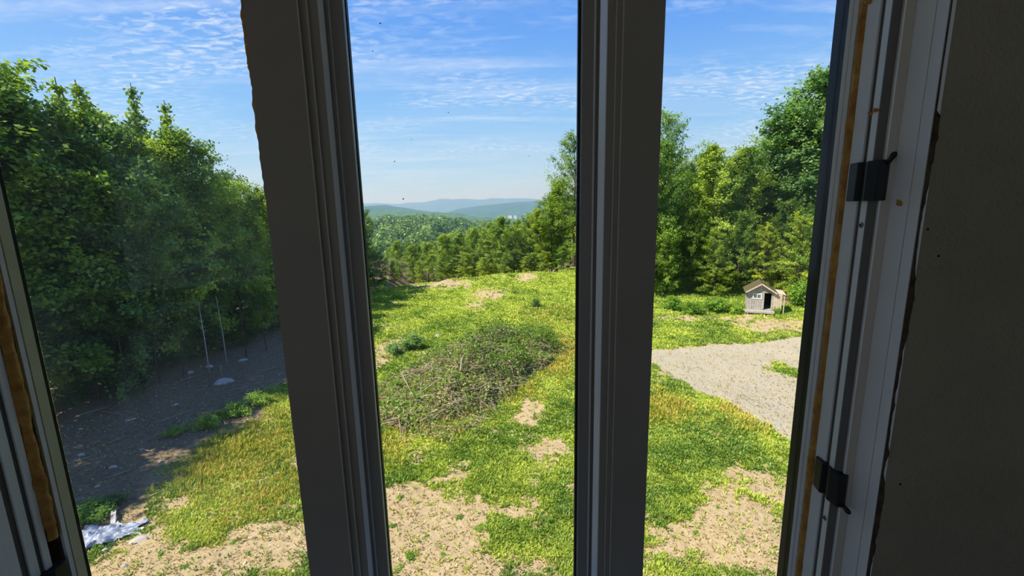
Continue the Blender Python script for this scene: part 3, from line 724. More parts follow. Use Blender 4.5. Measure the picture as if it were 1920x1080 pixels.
PROTO = {
    'edge':  [tree_proto(s, prof=skirt, cb=.04, R=3.0, nprim=70, nsec=9, lps=30, leaf=.17) for s in (1, 2)],
    'oval':  [tree_proto(s, prof=oval, cb=.10, R=2.7, nprim=64, nsec=9, lps=32, leaf=.17, up0=.2) for s in (3, 4)],
    'tall':  [tree_proto(s, prof=tall, cb=.28, R=2.1, nprim=58, nsec=9, lps=30, leaf=.15, up0=.1, up1=1.0, trunk_r=.10) for s in (5, 6)],
    'layer': [tree_proto(s, prof=skirt, cb=.05, R=3.1, nprim=52, nsec=10, lps=34, leaf=.17, up0=-.05, up1=.45, layer=.9, jit=.14) for s in (7, 8)],
    'spire': [tree_proto(s, prof=spire, cb=.15, R=2.0, nprim=46, nsec=6, lps=16, leaf=.15, up0=.5, up1=1.25, layer=.2, jit=.08, trunk_r=.07) for s in (9, 10)],
    'airy':  [tree_proto(s, prof=tall, cb=.30, R=2.8, nprim=38, nsec=7, lps=34, leaf=.14, up0=.25, up1=.8, layer=.7, jit=.17, trunk_r=.13, sway=.5) for s in (12,)],
}
ORD = ['first', 'second', 'third', 'fourth', 'fifth', 'sixth', 'seventh', 'eighth', 'ninth', 'tenth', 'eleventh', 'twelfth', 'thirteenth', 'fourteenth', 'fifteenth', 'sixteenth', 'seventeenth', 'eighteenth', 'nineteenth', 'twentieth', 'twenty-first', 'twenty-second', 'twenty-third', 'twenty-fourth']
tree_count = 0
def plant(kind, x, y, H, wide, lm, label, group, name='broadleaf_tree', bark=None, z=None, cat='tree'):
    global tree_count
    pr = PROTO[kind]; wd, lv, br = pr[tree_count % len(pr)]; tree_count += 1
    z0 = float(tz(x, y)) if z is None else z
    e = empty(name, (x, y, z0 - 0.02), random.uniform(0, 6.28))
    s = H / 10.0
    e.scale = (s * wide, s * wide, s)
    tag(e, label, cat, group)
    tr_ = e
    for nm, me, m in (('trunk', wd, bark or M_bark), ('branches', br, bark or M_bark), ('foliage', lv, lm)):
        o = link(bpy.data.objects.new(nm, me), tr_ if nm == 'branches' else e)
        if nm == 'trunk': tr_ = o
        if nm == 'branches': o['kind'] = 'stuff'
        if not me.materials: me.materials.append(m)
        o.material_slots[0].link = 'OBJECT'; o.material_slots[0].material = m
    return e
def tree_px(kind, px, top, y, wide, lm, label, group, **kw):
    """a tree at distance y on the sight line of column px, tall enough to reach the sight line of row `top`"""
    p_ = at_depth(px, top, y); z0 = float(tz(p_.x, y))
    return plant(kind, p_.x, y, max(1.0, (p_.z - z0) / .985), wide, lm, label, group, **kw)

# ---- left wood: runs away from the house, its shaded flank towards us
GL = 'trees of the dark left wood'
for k, (kind, px, top, y, w, lm, lab) in enumerate((
        ('edge', -70, 130, 12.6, 1.0, L_mid, 'big leafy tree at the extreme left, cut by the frame edge'),
        ('oval', 18, 158, 13.2, .95, L_green, 'leafy tree at the left picture edge above the pale sash strip'),
        ('spire', 108, 138, 14.6, 1.0, L_yel, 'leftmost thin spire-topped sapling poking above the left wood'),
        ('oval', 95, 205, 13.6, .95, L_mid, 'dense green tree below the leftmost spire-topped saplings'),
        ('spire', 158, 138, 14.4, 1.15, L_yel, 'yellow-green sapling with the brightest sunlit top in left wood'),
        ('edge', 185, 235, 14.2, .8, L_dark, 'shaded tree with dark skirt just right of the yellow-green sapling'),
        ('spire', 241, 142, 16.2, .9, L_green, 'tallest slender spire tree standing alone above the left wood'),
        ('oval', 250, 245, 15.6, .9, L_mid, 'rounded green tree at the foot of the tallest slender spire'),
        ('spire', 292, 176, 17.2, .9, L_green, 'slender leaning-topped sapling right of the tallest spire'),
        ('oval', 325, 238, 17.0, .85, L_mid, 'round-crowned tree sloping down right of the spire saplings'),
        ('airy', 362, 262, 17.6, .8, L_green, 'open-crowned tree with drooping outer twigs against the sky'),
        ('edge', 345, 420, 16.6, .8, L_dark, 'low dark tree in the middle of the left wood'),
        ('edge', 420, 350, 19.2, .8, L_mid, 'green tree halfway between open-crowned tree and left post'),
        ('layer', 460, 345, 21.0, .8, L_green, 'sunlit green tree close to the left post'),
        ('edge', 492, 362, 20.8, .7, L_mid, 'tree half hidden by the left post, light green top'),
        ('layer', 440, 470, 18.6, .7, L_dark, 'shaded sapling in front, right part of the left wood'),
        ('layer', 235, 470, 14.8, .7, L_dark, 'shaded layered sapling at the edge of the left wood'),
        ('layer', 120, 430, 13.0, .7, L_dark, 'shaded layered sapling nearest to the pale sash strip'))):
    tree_px(kind, px, top, y, w, lm, lab, GL)
for (px, top, y) in ((560, 372, 23.5), (600, 375, 25.5), (640, 380, 27.5), (668, 385, 29.5)):
    tree_px('edge', px, top, y, .75, L_green, 'green tree of the left wood hidden behind the left post', 'left wood trees behind the post')
for (x_, y_, h_) in ((-14.4, 10.6, 9.6), (-14.2, 8.2, 8.8), (-14.6, 5.6, 9.2), (-15.0, 3.0, 9.0)):
    plant('edge', x_, y_, h_, 1.0, L_green, 'tree of the left wood outside the window, left of the view', 'left wood trees out of view')
for k in range(26):
    y = 14.5 + k * .75; x = -13.2 + (y - 13) * .24 - 2.2 - 3.4 * (k % 3) - random.uniform(0, 1.2)
    plant(('edge', 'oval', 'tall')[k % 3], x, y, random.uniform(6.6, 8.6) - .05 * k + (1.0 if k < 9 else -.8), .85, (L_dark, L_green)[k % 2], 'green tree deep inside the left wood behind its front row', 'back rows of the left wood')
# ---- far side of the clearing, on ground that falls away
GC = 'trees beyond the far rim of the clearing'
for (kind, px, top, y, w, lm, lab, bark) in (
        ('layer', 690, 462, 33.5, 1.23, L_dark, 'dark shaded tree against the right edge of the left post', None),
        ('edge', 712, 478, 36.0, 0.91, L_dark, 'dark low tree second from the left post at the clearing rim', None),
        ('edge', 742, 452, 42.0, 1.04, L_mid, 'light green tree third from the left post at the rim', None),
        ('oval', 772, 458, 41.0, 0.98, L_yel, 'yellowish tree behind the left end of the bare rim', None),
        ('edge', 800, 456, 44.0, 0.98, L_mid, 'green bushy tree left of the pale-trunked birches', None),
        ('oval', 832, 438, 43.0, 0.98, L_mid, 'left one of the two pale-trunked birch trees', M_birch),
        ('oval', 856, 434, 44.5, 0.98, L_mid, 'right one of the two pale-trunked birch trees', M_birch),
        ('oval', 886, 424, 46.0, 0.91, L_mid, 'green tree just right of the birches', None),
        ('oval', 912, 416, 44.0, 1.04, L_green, 'taller grey-green tree behind the yellow-green low trees', None),
        ('oval', 942, 404, 43.0, 1.17, L_mid, 'dark-stemmed tree with a round crown at the rim centre', M_birch),
        ('oval', 962, 410, 46.0, 1.04, L_green, 'grey-green crown right of the round-crowned rim tree', None),
        ('oval', 992, 398, 44.0, 0.98, L_mid, 'green tree left of the tall right-hand rim trees', None),
        ('tall', 1012, 392, 43.0, 1.04, L_yel, 'bright narrow tree with bare pole stem near the rim', M_birch),
        ('edge', 1034, 372, 45.0, 0.91, L_mid, 'green tree stepping up towards the right post', None),
        ('tall', 1052, 340, 44.0, 1.17, L_mid, 'tall green tree second from the right post', M_birch),
        ('airy', 1078, 255, 41.0, .85, L_green, 'tallest airy tree half hidden by the right post', None),
        ('layer', 872, 472, 39.0, 1.3, L_yel, 'low yellow-green tree left end of the sunlit rim row', None),
        ('layer', 905, 482, 38.4, 1.3, L_yel, 'low yellow-green tree second in the sunlit rim row', None),
        ('layer', 950, 474, 39.4, 1.23, L_mid, 'low mid-green tree third in the sunlit rim row', None),
        ('layer', 985, 480, 39.0, 1.14, L_yel, 'low yellow-green tree fourth in the sunlit rim row', None),
        ('layer', 1022, 470, 39.2, 1.23, L_yel, 'low yellow-green tree fifth in the sunlit rim row', None),
        ('layer', 1058, 462, 39.0, 1.3, L_mid, 'low green tree at the right end of the sunlit rim row', None),
        ('oval', 700, 458, 47.0, 1.04, L_mid, 'green tree showing over the dark trees beside the left post', None),
        ('edge', 728, 470, 50.0, 1.04, L_mid, 'green tree further back between dark and light trees', None),
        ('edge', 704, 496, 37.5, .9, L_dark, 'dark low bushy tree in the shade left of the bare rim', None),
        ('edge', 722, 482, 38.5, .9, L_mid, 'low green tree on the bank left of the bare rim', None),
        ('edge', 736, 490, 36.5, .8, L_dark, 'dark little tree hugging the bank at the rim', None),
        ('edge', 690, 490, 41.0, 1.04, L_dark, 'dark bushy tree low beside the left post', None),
        ('edge', 745, 492, 38.5, 0.78, L_mid, 'small bushy tree behind the left end of the rim', None),
        ('edge', 785, 490, 39.0, 0.78, L_yel, 'small yellowish bushy tree behind the bare rim', None),
        ('layer', 825, 488, 40.0, 0.98, L_mid, 'small green tree at the feet of the birches', None)):
    tree_px(kind, px, top, y, w, lm, lab, GC, bark=bark)
for (px, top, y) in ((1110, 300, 42), (1140, 280, 40), (1165, 300, 37), (1200, 270, 35)):
    tree_px('oval', px, top, y, .85, L_mid, 'green tree wholly covered by the right post', 'trees behind the right post')
for k in range(24):
    px = 670 + k * 18 + random.uniform(-5, 5); y = 50 + 12 * ((k * 7) % 3) + random.uniform(0, 6)
    top = np.interp(px, [670, 760, 860, 960, 1080], [474, 466, 446, 424, 400]) + random.uniform(-5, 7) - (y - 50) * .25
    tree_px(('oval', 'edge', 'oval')[k % 3], px, top, y, 1.1, (L_mid, L_yel, L_green)[k % 3], 'tree further down the slope behind the rim row', 'second rows below the rim')
# ---- right wood behind the hut
GR = 'trees of the sunlit right wood'
for (kind, px, top, y, w, lm, lab) in (
        ('airy', 1262, 212, 35.0, .75, L_blue, 'airy grey-green tree rising beside the right post'),
        ('oval', 1238, 330, 31.0, .7, L_mid, 'shaded green tree touching the right post'),
        ('tall', 1312, 288, 33.0, .85, L_green, 'ragged-topped tree between airy tree and broad maple'),
        ('oval', 1352, 268, 29.5, .90, L_mid, 'broad green maple in the middle of the right wood'),
        ('oval', 1405, 272, 30.5, .85, L_green, 'rounded tree right of the broad maple'),
        ('tall', 1448, 222, 32.0, 1.1, L_blue, 'tall grey-green tree above the hut'),
        ('oval', 1492, 180, 32.5, .80, L_blue, 'tall full-crowned tree second from the window frame'),
        ('tall', 1545, 128, 31.0, 1.25, L_blue, 'tallest tree of the right wood, beside the window frame'),
        ('oval', 1600, 118, 30.0, .9, L_blue, 'tall tree cut off by the right window frame'),
        ('edge', 1255, 420, 27.0, .75, L_mid, 'leafy edge tree at the left end of the right wood'),
        ('edge', 1300, 392, 27.5, .75, L_green, 'leafy edge tree second from the right post'),
        ('layer', 1345, 430, 26.4, .75, L_yel, 'light green layered tree left of the hut'),
        ('edge', 1392, 400, 28.0, .8, L_mid, 'leafy edge tree directly behind the hut roof'),
        ('layer', 1440, 420, 27.0, .8, L_yel, 'bright layered tree spreading over the hut'),
        ('edge', 1480, 380, 28.0, .85, L_green, 'dense green edge tree right behind the hut'),
        ('layer', 1510, 400, 24.6, .8, L_yel, 'bright leafy tree leaning in right of the hut'),
        ('edge', 1560, 380, 24.0, .85, L_mid, 'edge tree cut by the window frame right of the hut')):
    tree_px(kind, px, top, y, w, lm, lab, GR)
for k in range(22):
    y = 31 + (k % 3) * 4 + random.uniform(0, 2); x = 9.5 + k * .75 + (k % 3) * 1.2
    top = np.interp(x / y, [.28, .4, .52, .62, .75], [330, 305, 290, 225, 160])
    px = 960 + 834 * x / y
    tree_px(('oval', 'edge', 'tall')[k % 3], px, top + random.uniform(5, 50), y, .9, (L_green, L_blue)[k % 2], 'green tree inside the right wood behind its front row', 'back rows of the right wood')

for k, (x_, y_, h_) in enumerate(((19.5, 22.5, 9), (22, 20.5, 10), (24.5, 23, 11), (21.5, 25, 12), (27, 20, 11), (25.5, 26.5, 13), (29, 24, 12), (31, 19.5, 11), (29.5, 28, 13), (33.5, 23, 12), (35, 27, 12), (34, 17, 10), (37, 21, 11))):
    plant(('edge', 'oval', 'layer')[k % 3], x_, y_, h_, 1.0, (L_mid, L_green)[k % 2], 'tree of the right wood outside the view, past the window frame', 'right wood trees out of view')
for (x_, y_, h_) in ((8.6, 27.5, 8.5), (7.9, 30.5, 9.5), (9.8, 29.5, 9.5), (7.2, 34, 10)):
    plant('edge', x_, y_, h_, .8, L_mid, 'green tree of the right wood covered by the right post', 'right wood trees behind the post')
# ---- shrubs and weeds
def shrub_proto(seed, n=2600, rx=1.0, rz=.8, leaf=.10):
    rs = np.random.default_rng(seed); mb = MB(); C, NR, TI = [], [], []
    for i in range(26):
        a = rs.uniform(0, 6.28); e = rs.uniform(.25, 1.45); l = rs.uniform(.55, 1.0)
        tip = np.array([math.cos(a) * math.cos(e) * rx, math.sin(a) * math.cos(e) * rx, math.sin(e) * rz]) * l
        mb.tube([(0, 0, -.05), tip * .5 + np.array([0, 0, .06]), tip], [.012, .008, .003], 3, cap=False)
        m = n // 26; u = rs.uniform(.25, 1.05, m)[:, None]
        C.append(tip * u + np.array([0, 0, .05]) + rs.normal(0, .09, (m, 3))); NR.append(np.array([0, 0, .8]) + rs.normal(0, .6, (m, 3)) + tip * .5)
        TI.append(.5 + rs.uniform(-.25, .25) + rs.normal(0, .18, m))
    c = np.concatenate(C); c[:, 2] = np.maximum(c[:, 2], .02)
    return mb.build('stem', M_bark, link_it=False), leaves_mesh(c, np.concatenate(NR), leaf * rs.uniform(.6, 1.3, len(c)), np.concatenate(TI), 'foliage')
PROTO['shrub'] = [shrub_proto(s) for s in (31, 32, 33)]
PROTO['weed'] = [shrub_proto(s, 300, leaf=.2, rz=.6) for s in (41, 42, 43)]
def shrub(px, py, r, h, lm, label, group, kind='shrub', name='shrub', cat='shrub'):
    global tree_count
    x, y = ground_at(px, py); pr = PROTO[kind]; wd, lv = pr[tree_count % 3]; tree_count += 1
    e = empty(name, (x, y, float(tz(x, y)) - .01), random.uniform(0, 6.28)); e.scale = (r, r, h); tag(e, label, cat, group)
    for nm, me, m in (('stem', wd, M_bark), ('foliage', lv, lm)):
        o = link(bpy.data.objects.new(nm, me), e)
        if not me.materials: me.materials.append(m)
        o.material_slots[0].link = 'OBJECT'; o.material_slots[0].material = m
    return e
for (px, py, r, h, lm, lab) in (
        (1300, 588, .9, .8, L_weed, 'leafy green bush at the foot of the right wood'),
        (1345, 585, 1.1, 1.0, L_weed, 'light green bush left of the hut'),
        (1378, 588, .7, .7, L_weed, 'small bush touching the left side of the hut'),
        (1262, 580, 1.0, .9, L_weed, 'green bush next to the right post'),
        (1500, 578, 1.1, 2.0, L_weed, 'tall leafy bush against the right side of the hut'),
        (1540, 575, 1.3, 2.4, L_weed, 'large leafy bush behind the window frame right of the hut'),
        (1455, 592, .35, .5, L_weed, 'little bush growing in front of the lean-to'),
        (935, 702, .55, .62, L_weed, 'round dark green bush right of the brush pile'),
        (882, 728, .50, .45, L_weed, 'low green bush at the near right foot of the brush pile'),
        (1005, 578, .45, .6, L_dark, 'single small dark shrub in the far field'),
        (965, 552, .4, .3, L_weed, 'faint green tuft on the far field'),
        (775, 655, .7, .8, L_blue, 'pale leafy weed bush behind the left end of brush pile'),
        (740, 665, .6, .5, L_blue, 'low pale weed patch next to the left post'),
        (442, 778, .55, .5, L_weed, 'large-leaved weed clump on the shadow edge, middle one'),
        (482, 758, .5, .45, L_weed, 'large-leaved weed clump on the shadow edge, nearest left post'),
        (392, 802, .5, .45, L_weed, 'large-leaved weed clump on the shadow edge, left one'),
        (330, 812, .4, .25, L_weed, 'thin pale weeds in the shade left of the weed clumps'),
        (172, 958, .55, .35, L_weed, 'green weed patch just above the plastic sheet'),
        (205, 940, .40, .30, L_dark, 'dark weed patch beyond the plastic sheet'),
        (845, 548, .6, .25, L_weed, 'green weeds along the bare rim')):
    shrub(px, py, r, h, lm, lab, 'shrubs and weed bushes round the clearing')
for k_, (px, py, r, h) in enumerate(sorted(((745, 735, .6, .5), (800, 745, .5, .45), (850, 705, .6, .5), (905, 670, .6, .55), (960, 650, .6, .6), (985, 628, .5, .5), (930, 625, .6, .5), (880, 632, .6, .5), (835, 660, .6, .5), (725, 770, .5, .4), (770, 785, .45, .35), (790, 695, .5, .45)))):
    shrub(px, py, r, h, L_weed if r < .6 else L_green, 'leafy weed bush on the brush pile, %s from the left' % ORD[k_], 'weed bushes on the brush pile')
wl = ((438, 1012, .10), (505, 975, .08), (250, 992, .09), (345, 1062, .10), (425, 1072, .09), (560, 1035, .07), (770, 1040, .12), (735, 985, .11), (830, 1035, .08), (900, 985, .14), (945, 975, .16), (980, 985, .12),
      (1010, 1000, .10), (860, 965, .12), (1045, 945, .13), (1240, 955, .14), (1290, 975, .13), (1305, 1005, .09), (1255, 920, .14), (1330, 905, .10), (1390, 1020, .08), (1220, 1010, .13), (1345, 960, .07), (1430, 890, .09),
      (960, 905, .15), (905, 870, .16), (1000, 890, .14), (880, 905, .12), (1030, 810, .16), (955, 800, .14), (1060, 900, .15), (750, 930, .12), (800, 1000, .08), (690 + 60, 1060, .09), (1060, 1040, .12), (500, 1050, .07), (300, 1035, .1))
tally = {}
for (px, py, r) in sorted(wl):
    w_ = 'left' if px < 640 else 'middle' if px < 1150 else 'right'; k_ = tally.get(w_, 0); tally[w_] = k_ + 1
    shrub(px, py, r * random.uniform(.9, 1.3), r * .8, L_weed, 'small weed tuft through the %s window, %s from the left' % (w_, ORD[k_]), 'weed tufts on the near soil', 'weed', 'weed_tuft', 'weed')

# ================================================================== BRUSH PILE
bx0, by0 = ground_at(760, 770); bx1, by1 = ground_at(985, 640)
bc = np.array([(bx0 + bx1) / 2, (by0 + by1) / 2]); bd = np.array([bx1 - bx0, by1 - by0]); BL = np.linalg.norm(bd) / 2 + .9; bd /= np.linalg.norm(bd); bn = np.array([-bd[1], bd[0]])
BW = 2.2
def pile_h(u, w):
    q = 1 - (u / BL) ** 2 - (w / BW) ** 2 + (fbm(u * .9, w * .9, 3, 25) - .5) * 1.1
    return 1.15 * np.clip(q, 0, 1) ** .8 * np.clip(.1 + 2.2 * (fbm(u * .8, w * .8, 3, 5) - .25), .12, 1.4)
pile = empty('brush_pile', (bc[0], bc[1], float(tz(bc[0], bc[1]))))
tag(pile, 'long heap of cut branches and dead leaves overgrown with weeds', 'brush pile')
def pw(u, w, h):
    x = bc[0] + bd[0] * u + bn[0] * w; y = bc[1] + bd[1] * u + bn[1] * w
    return Vector((x - bc[0], y - bc[1], float(tz(x, y)) - float(tz(bc[0], bc[1])) + h))
# bare earth and rotted core
gu, gw = np.meshgrid(np.linspace(-BL, BL, 60), np.linspace(-BW, BW, 26), indexing='ij')
gx = bc[0] + bd[0] * gu + bn[0] * gw; gy = bc[1] + bd[1] * gu + bn[1] * gw
gz = tz(gx, gy) - float(tz(bc[0], bc[1])) + pile_h(gu, gw) * .5 * (.75 + .5 * fbm(gx * 3, gy * 3, 3, 15)) - .04
i = np.arange(59)[:, None] * 26; j = np.arange(25)[None, :]
M_core = mat('rotted_brush', (0.10, 0.085, 0.045), .95, .05, col2=(0.19, 0.15, 0.08), scale=14, bump=.8, bscale=30)
mesh_np('core', np.stack([gx - bc[0], gy - bc[1], gz], -1).reshape(-1, 3), np.stack([i + j, i + 26 + j, i + 26 + j + 1, i + j + 1], -1).reshape(-1, 4), M_core, pile)
def bough(u, w, a, l, r, rise):
    h = float(pile_h(np.array(u), np.array(w))); p0 = pw(u, w, h * .75)
    d = Vector((math.cos(a), math.sin(a), rise)).normalized(); pts = [p0 - d * l * .5]
    for s in (-.15, .2, .5): pts.append(p0 + d * l * s + Vector((random.gauss(0, .05), random.gauss(0, .05), .10 - .3 * s * s)) * l * .5)
    for q in pts:
        q.z = max(q.z, float(tz(q.x + bc[0], q.y + bc[1])) - float(tz(bc[0], bc[1])) + .02)
    return pts, [r, r * .8, r * .5, r * .2]
for k in range(60):
    u, w = random.uniform(-BL * .95, BL * .4), random.uniform(-BW * .8, BW * .8)
    pts, rr = bough(u, w, random.gauss(math.atan2(bd[1], bd[0]) - .4, .7), random.uniform(1.2, 2.6), random.uniform(.010, .026), random.gauss(.08, .12))
    MB().tube(pts, rr, 5).build('branch', M_deadwood, pile, smooth=True)
tw = MB()
for k in range(1900):
    u, w = random.uniform(-BL, BL * .75), random.uniform(-BW, BW)
    pts, rr = bough(u, w, random.uniform(0, 6.28), random.uniform(.4, 1.4), random.uniform(.005, .012), random.gauss(.15, .25))
    tw.tube(pts, rr, 3, cap=False)
tag(tw.build('twigs', M_deadwood, pile), kind='stuff')
def pile_leaves(name, n, m, usel, lift, leaf):
    u = RNG.uniform(-BL, BL, n * 3); w = RNG.uniform(-BW, BW, n * 3)
    k = (usel(u / BL + 1.6 * (fbm(u * .9, w * .9, 3, len(name)) - .5)) > RNG.uniform(0, 1, n * 3)) & (pile_h(u, w) > .02 * RNG.normal(0, 1, n * 3)); u, w = u[k][:n], w[k][:n]
    cl = np.clip(vnoise(u * 1.7, w * 1.7, 44) - .35, 0, 1) * 1.5
    h = pile_h(u, w) * RNG.uniform(.55, 1.05, len(u)) + lift * RNG.uniform(0, 1, len(u)) * cl + .04
    x = bc[0] + bd[0] * u + bn[0] * w; y = bc[1] + bd[1] * u + bn[1] * w
    c = np.stack([x - bc[0], y - bc[1], tz(x, y) - float(tz(bc[0], bc[1])) + h], 1)
    me = leaves_mesh(c, np.array([0, 0, .7]) + RNG.normal(0, .7, c.shape), leaf * RNG.uniform(.6, 1.3, len(c)), .25 + .5 * vnoise(u * 1.2, w * 1.2, 6) + RNG.normal(0, .18, len(c)), name)
    me.materials.append(m); o = link(bpy.data.objects.new(name, me), pile); tag(o, kind='stuff')
pile_leaves('dead_leaves', 8000, L_dry, lambda s: np.clip(.6 - .5 * s, 0, 1), .2, .075)
pile_leaves('weeds', 12000, L_green, lambda s: np.clip(.45 + .7 * s, 0.15, 1), .75, .10)
pile_leaves('bright_weeds', 6000, L_weed, lambda s: np.clip(.5 - .3 * s, 0.2, 1), .45, .085)

# ================================================================== HUT
hx, hy = ground_at(1421, 585)
hut = empty('garden_hut', (hx, hy, float(tz(hx, hy)) - .02), -.42)
hut.scale = (.77, .77, .77)
tag(hut, 'little weathered grey board hut with gable roof and open doorway', 'hut')
HW, HD, DZ, EV, AP = 1.52, 1.55, .26, 1.22, 1.72      # width, depth, floor height, eaves, apex (above the floor)
def bp(name, m, b, parent=hut): return b.build(name, m, parent)
nb = 11; bwid = HW / nb
dx0, dx1 = .22, .66                                    # doorway in x
wx0, wx1, wz0, wz1 = -.46, .06, .68, 1.05              # window
for k in range(nb):                                    # front boards, cut round the doorway and the window
    x0 = -HW / 2 + k * bwid; x1 = x0 + bwid - .010; xm = (x0 + x1) / 2
    def top(x): return DZ + EV + (AP - EV) * (1 - abs(x) / (HW / 2))
    segs = []
    if dx0 - .04 < xm < dx1: segs = [(DZ + 1.12, None)]
    elif wx0 < xm < wx1: segs = [(DZ - .06, DZ + wz0), (DZ + wz1, None)]
    else: segs = [(DZ - .06, None)]
    for z0, z1 in segs:
        if z1 is None:
            poly = [(x0, z0), (x1, z0), (x1, top(x1))] + ([(0, top(0))] if x0 < 0 < x1 else []) + [(x0, top(x0))]
        else: poly = [(x0, z0), (x1, z0), (x1, z1), (x0, z1)]
        bp('wall_board', M_barn, MB().prism_y(poly, -HD / 2 - .012 + .006 * (k % 2), -HD / 2 + .02))
for s in (-1, 1):                                      # side walls
    o = bp('side_wall', M_barn, MB().box((s * (HW / 2 - .012), .01, DZ + EV / 2 - .03), (.024, HD - .03, EV + .06)))
    for k in range(8): bp('batten', M_barn, MB().box((s * (HW / 2 + .008), -HD / 2 + .12 + k * .185, DZ + EV / 2 - .03), (.014, .03, EV)), o)
bp('back_wall', M_barn, MB().prism_y([(-HW / 2, DZ - .06), (HW / 2, DZ - .06), (HW / 2, DZ + EV), (0, DZ + AP), (-HW / 2, DZ + EV)], HD / 2 - .024, HD / 2))
bp('floor_boards', M_barn, MB().box((0, 0, DZ - .03), (HW - .03, HD - .03, .05)))
for s in (-1, 1):                                      # roof slopes with rows of shingles
    ang = math.atan2(AP - EV, HW / 2); ln = math.hypot(HW / 2, AP - EV) + .17
    rot = Matrix.Rotation(s * ang, 3, 'Y'); axis = Vector((s * math.cos(ang), 0, -math.sin(ang)))
    c0 = Vector((0, -.06, DZ + AP + .025))
    sl = bp('roof_slope', M_roof, MB().box(c0 + axis * ln / 2, (ln, HD + .34, .03), rot))
    for k in range(5):
        bp('shingle_row', M_roof, MB().box(c0 + axis * (ln * (k + .62) / 5) + Vector((s * math.sin(ang), 0, math.cos(ang))) * (.020), (ln / 5 + .05, HD + .36, .016), Matrix.Rotation(s * (ang - .05), 3, 'Y')), sl)
    bp('barge_board', M_barn2, MB().box(c0 + axis * ln / 2 + Vector((0, -HD / 2 - .175, -.03)), (ln, .022, .085), rot), sl)
bp('ridge_cap', M_roof, MB().prism_y([(-.10, DZ + AP - .02), (0, DZ + AP + .07), (.10, DZ + AP - .02), (0, DZ + AP + .02)], -HD / 2 - .24, HD / 2 + .12))
wf_ = bp('window_frame', M_trimw, MB().box(((wx0 + wx1) / 2, -HD / 2 - .018, DZ + wz1 - .03), (wx1 - wx0 + .06, .03, .07)).box(((wx0 + wx1) / 2, -HD / 2 - .018, DZ + wz0 + .03), (wx1 - wx0 + .06, .03, .07))
         .box((wx0 + .03, -HD / 2 - .018, DZ + (wz0 + wz1) / 2), (.07, .03, wz1 - wz0)).box((wx1 - .03, -HD / 2 - .018, DZ + (wz0 + wz1) / 2), (.07, .03, wz1 - wz0)).box(((wx0 + wx1) / 2, -HD / 2 - .018, DZ + (wz0 + wz1) / 2), (.05, .03, wz1 - wz0)))
M_pane = mat('dusty_dark_pane', (0.03, 0.035, 0.04), .15, .5)
for s in (-1, 1):
    pn = bp('pane', M_pane, MB().box(((wx0 + wx1) / 2 + s * .115, -HD / 2 - .008, DZ + (wz0 + wz1) / 2), (.19, .006, .25)), wf_)
    bp('glazing_bar', M_trimw, MB().box(((wx0 + wx1) / 2 + s * .115, -HD / 2 - .014, DZ + (wz0 + wz1) / 2), (.016, .012, .25)), wf_)
dfm = bp('door_frame', M_barn, MB().box((dx0 - .03, -HD / 2 - .015, DZ + .55), (.055, .03, 1.14)).box((dx1 + .03, -HD / 2 - .015, DZ + .55), (.055, .03, 1.14)).box(((dx0 + dx1) / 2, -HD / 2 - .015, DZ + 1.14), (dx1 - dx0 + .11, .03, .06)))
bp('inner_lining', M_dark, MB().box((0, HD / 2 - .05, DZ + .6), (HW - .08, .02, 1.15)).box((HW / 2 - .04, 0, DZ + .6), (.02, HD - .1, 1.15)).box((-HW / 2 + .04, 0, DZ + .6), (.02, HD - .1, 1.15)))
# door panel folded back flat beside the doorway, of bare tan boards
dr = bp('door', M_barn2, MB().box((.98, -HD / 2 - .03, DZ + .55), (.50, .03, 1.12)))
for k in range(4): bp('door_board', M_barn2, MB().box((.79 + k * .125, -HD / 2 - .050, DZ + .55), (.112, .014, 1.12)), dr)
for z in (.16, .95): bp('cross_batten', M_barn2, MB().box((.98, -HD / 2 - .062, DZ + z), (.48, .012, .06)), dr)
# lean-to on the right
lt = bp('lean_to_roof', M_barn2, MB().box((1.06, .05, DZ + 1.10), (.78, HD + .1, .03), Matrix.Rotation(.17, 3, 'Y')))
for y_ in (-HD / 2 + .08, HD / 2 - .1): bp('lean_to_post', M_barn2, MB().box((1.36, y_, DZ / 2 + .50), (.06, .06, DZ + 1.0)))
bp('lean_to_wall', M_barn, MB().box((1.05, HD / 2 - .1, DZ + .5), (.58, .025, 1.1)))
# porch deck on short posts
for k in range(5): bp('deck_board', M_barn, MB().box((-.05, -HD / 2 - .08 - k * .105, DZ - .055), (HW + .22, .095, .03)))
bp('deck_beam', M_barn, MB().box((-.05, -HD / 2 - .53, DZ - .11), (HW + .15, .04, .09)))
for x_ in (-.72, 0, .62): bp('deck_post', M_barn, MB().box((x_, -HD / 2 - .48, DZ / 2 - .09), (.08, .08, DZ + .02)))
for x_ in (-.65, .65):
    for y_ in (-.6, .6): bp('floor_post', M_barn, MB().box((x_, y_, DZ / 2 - .08), (.10, .10, DZ + .02)))

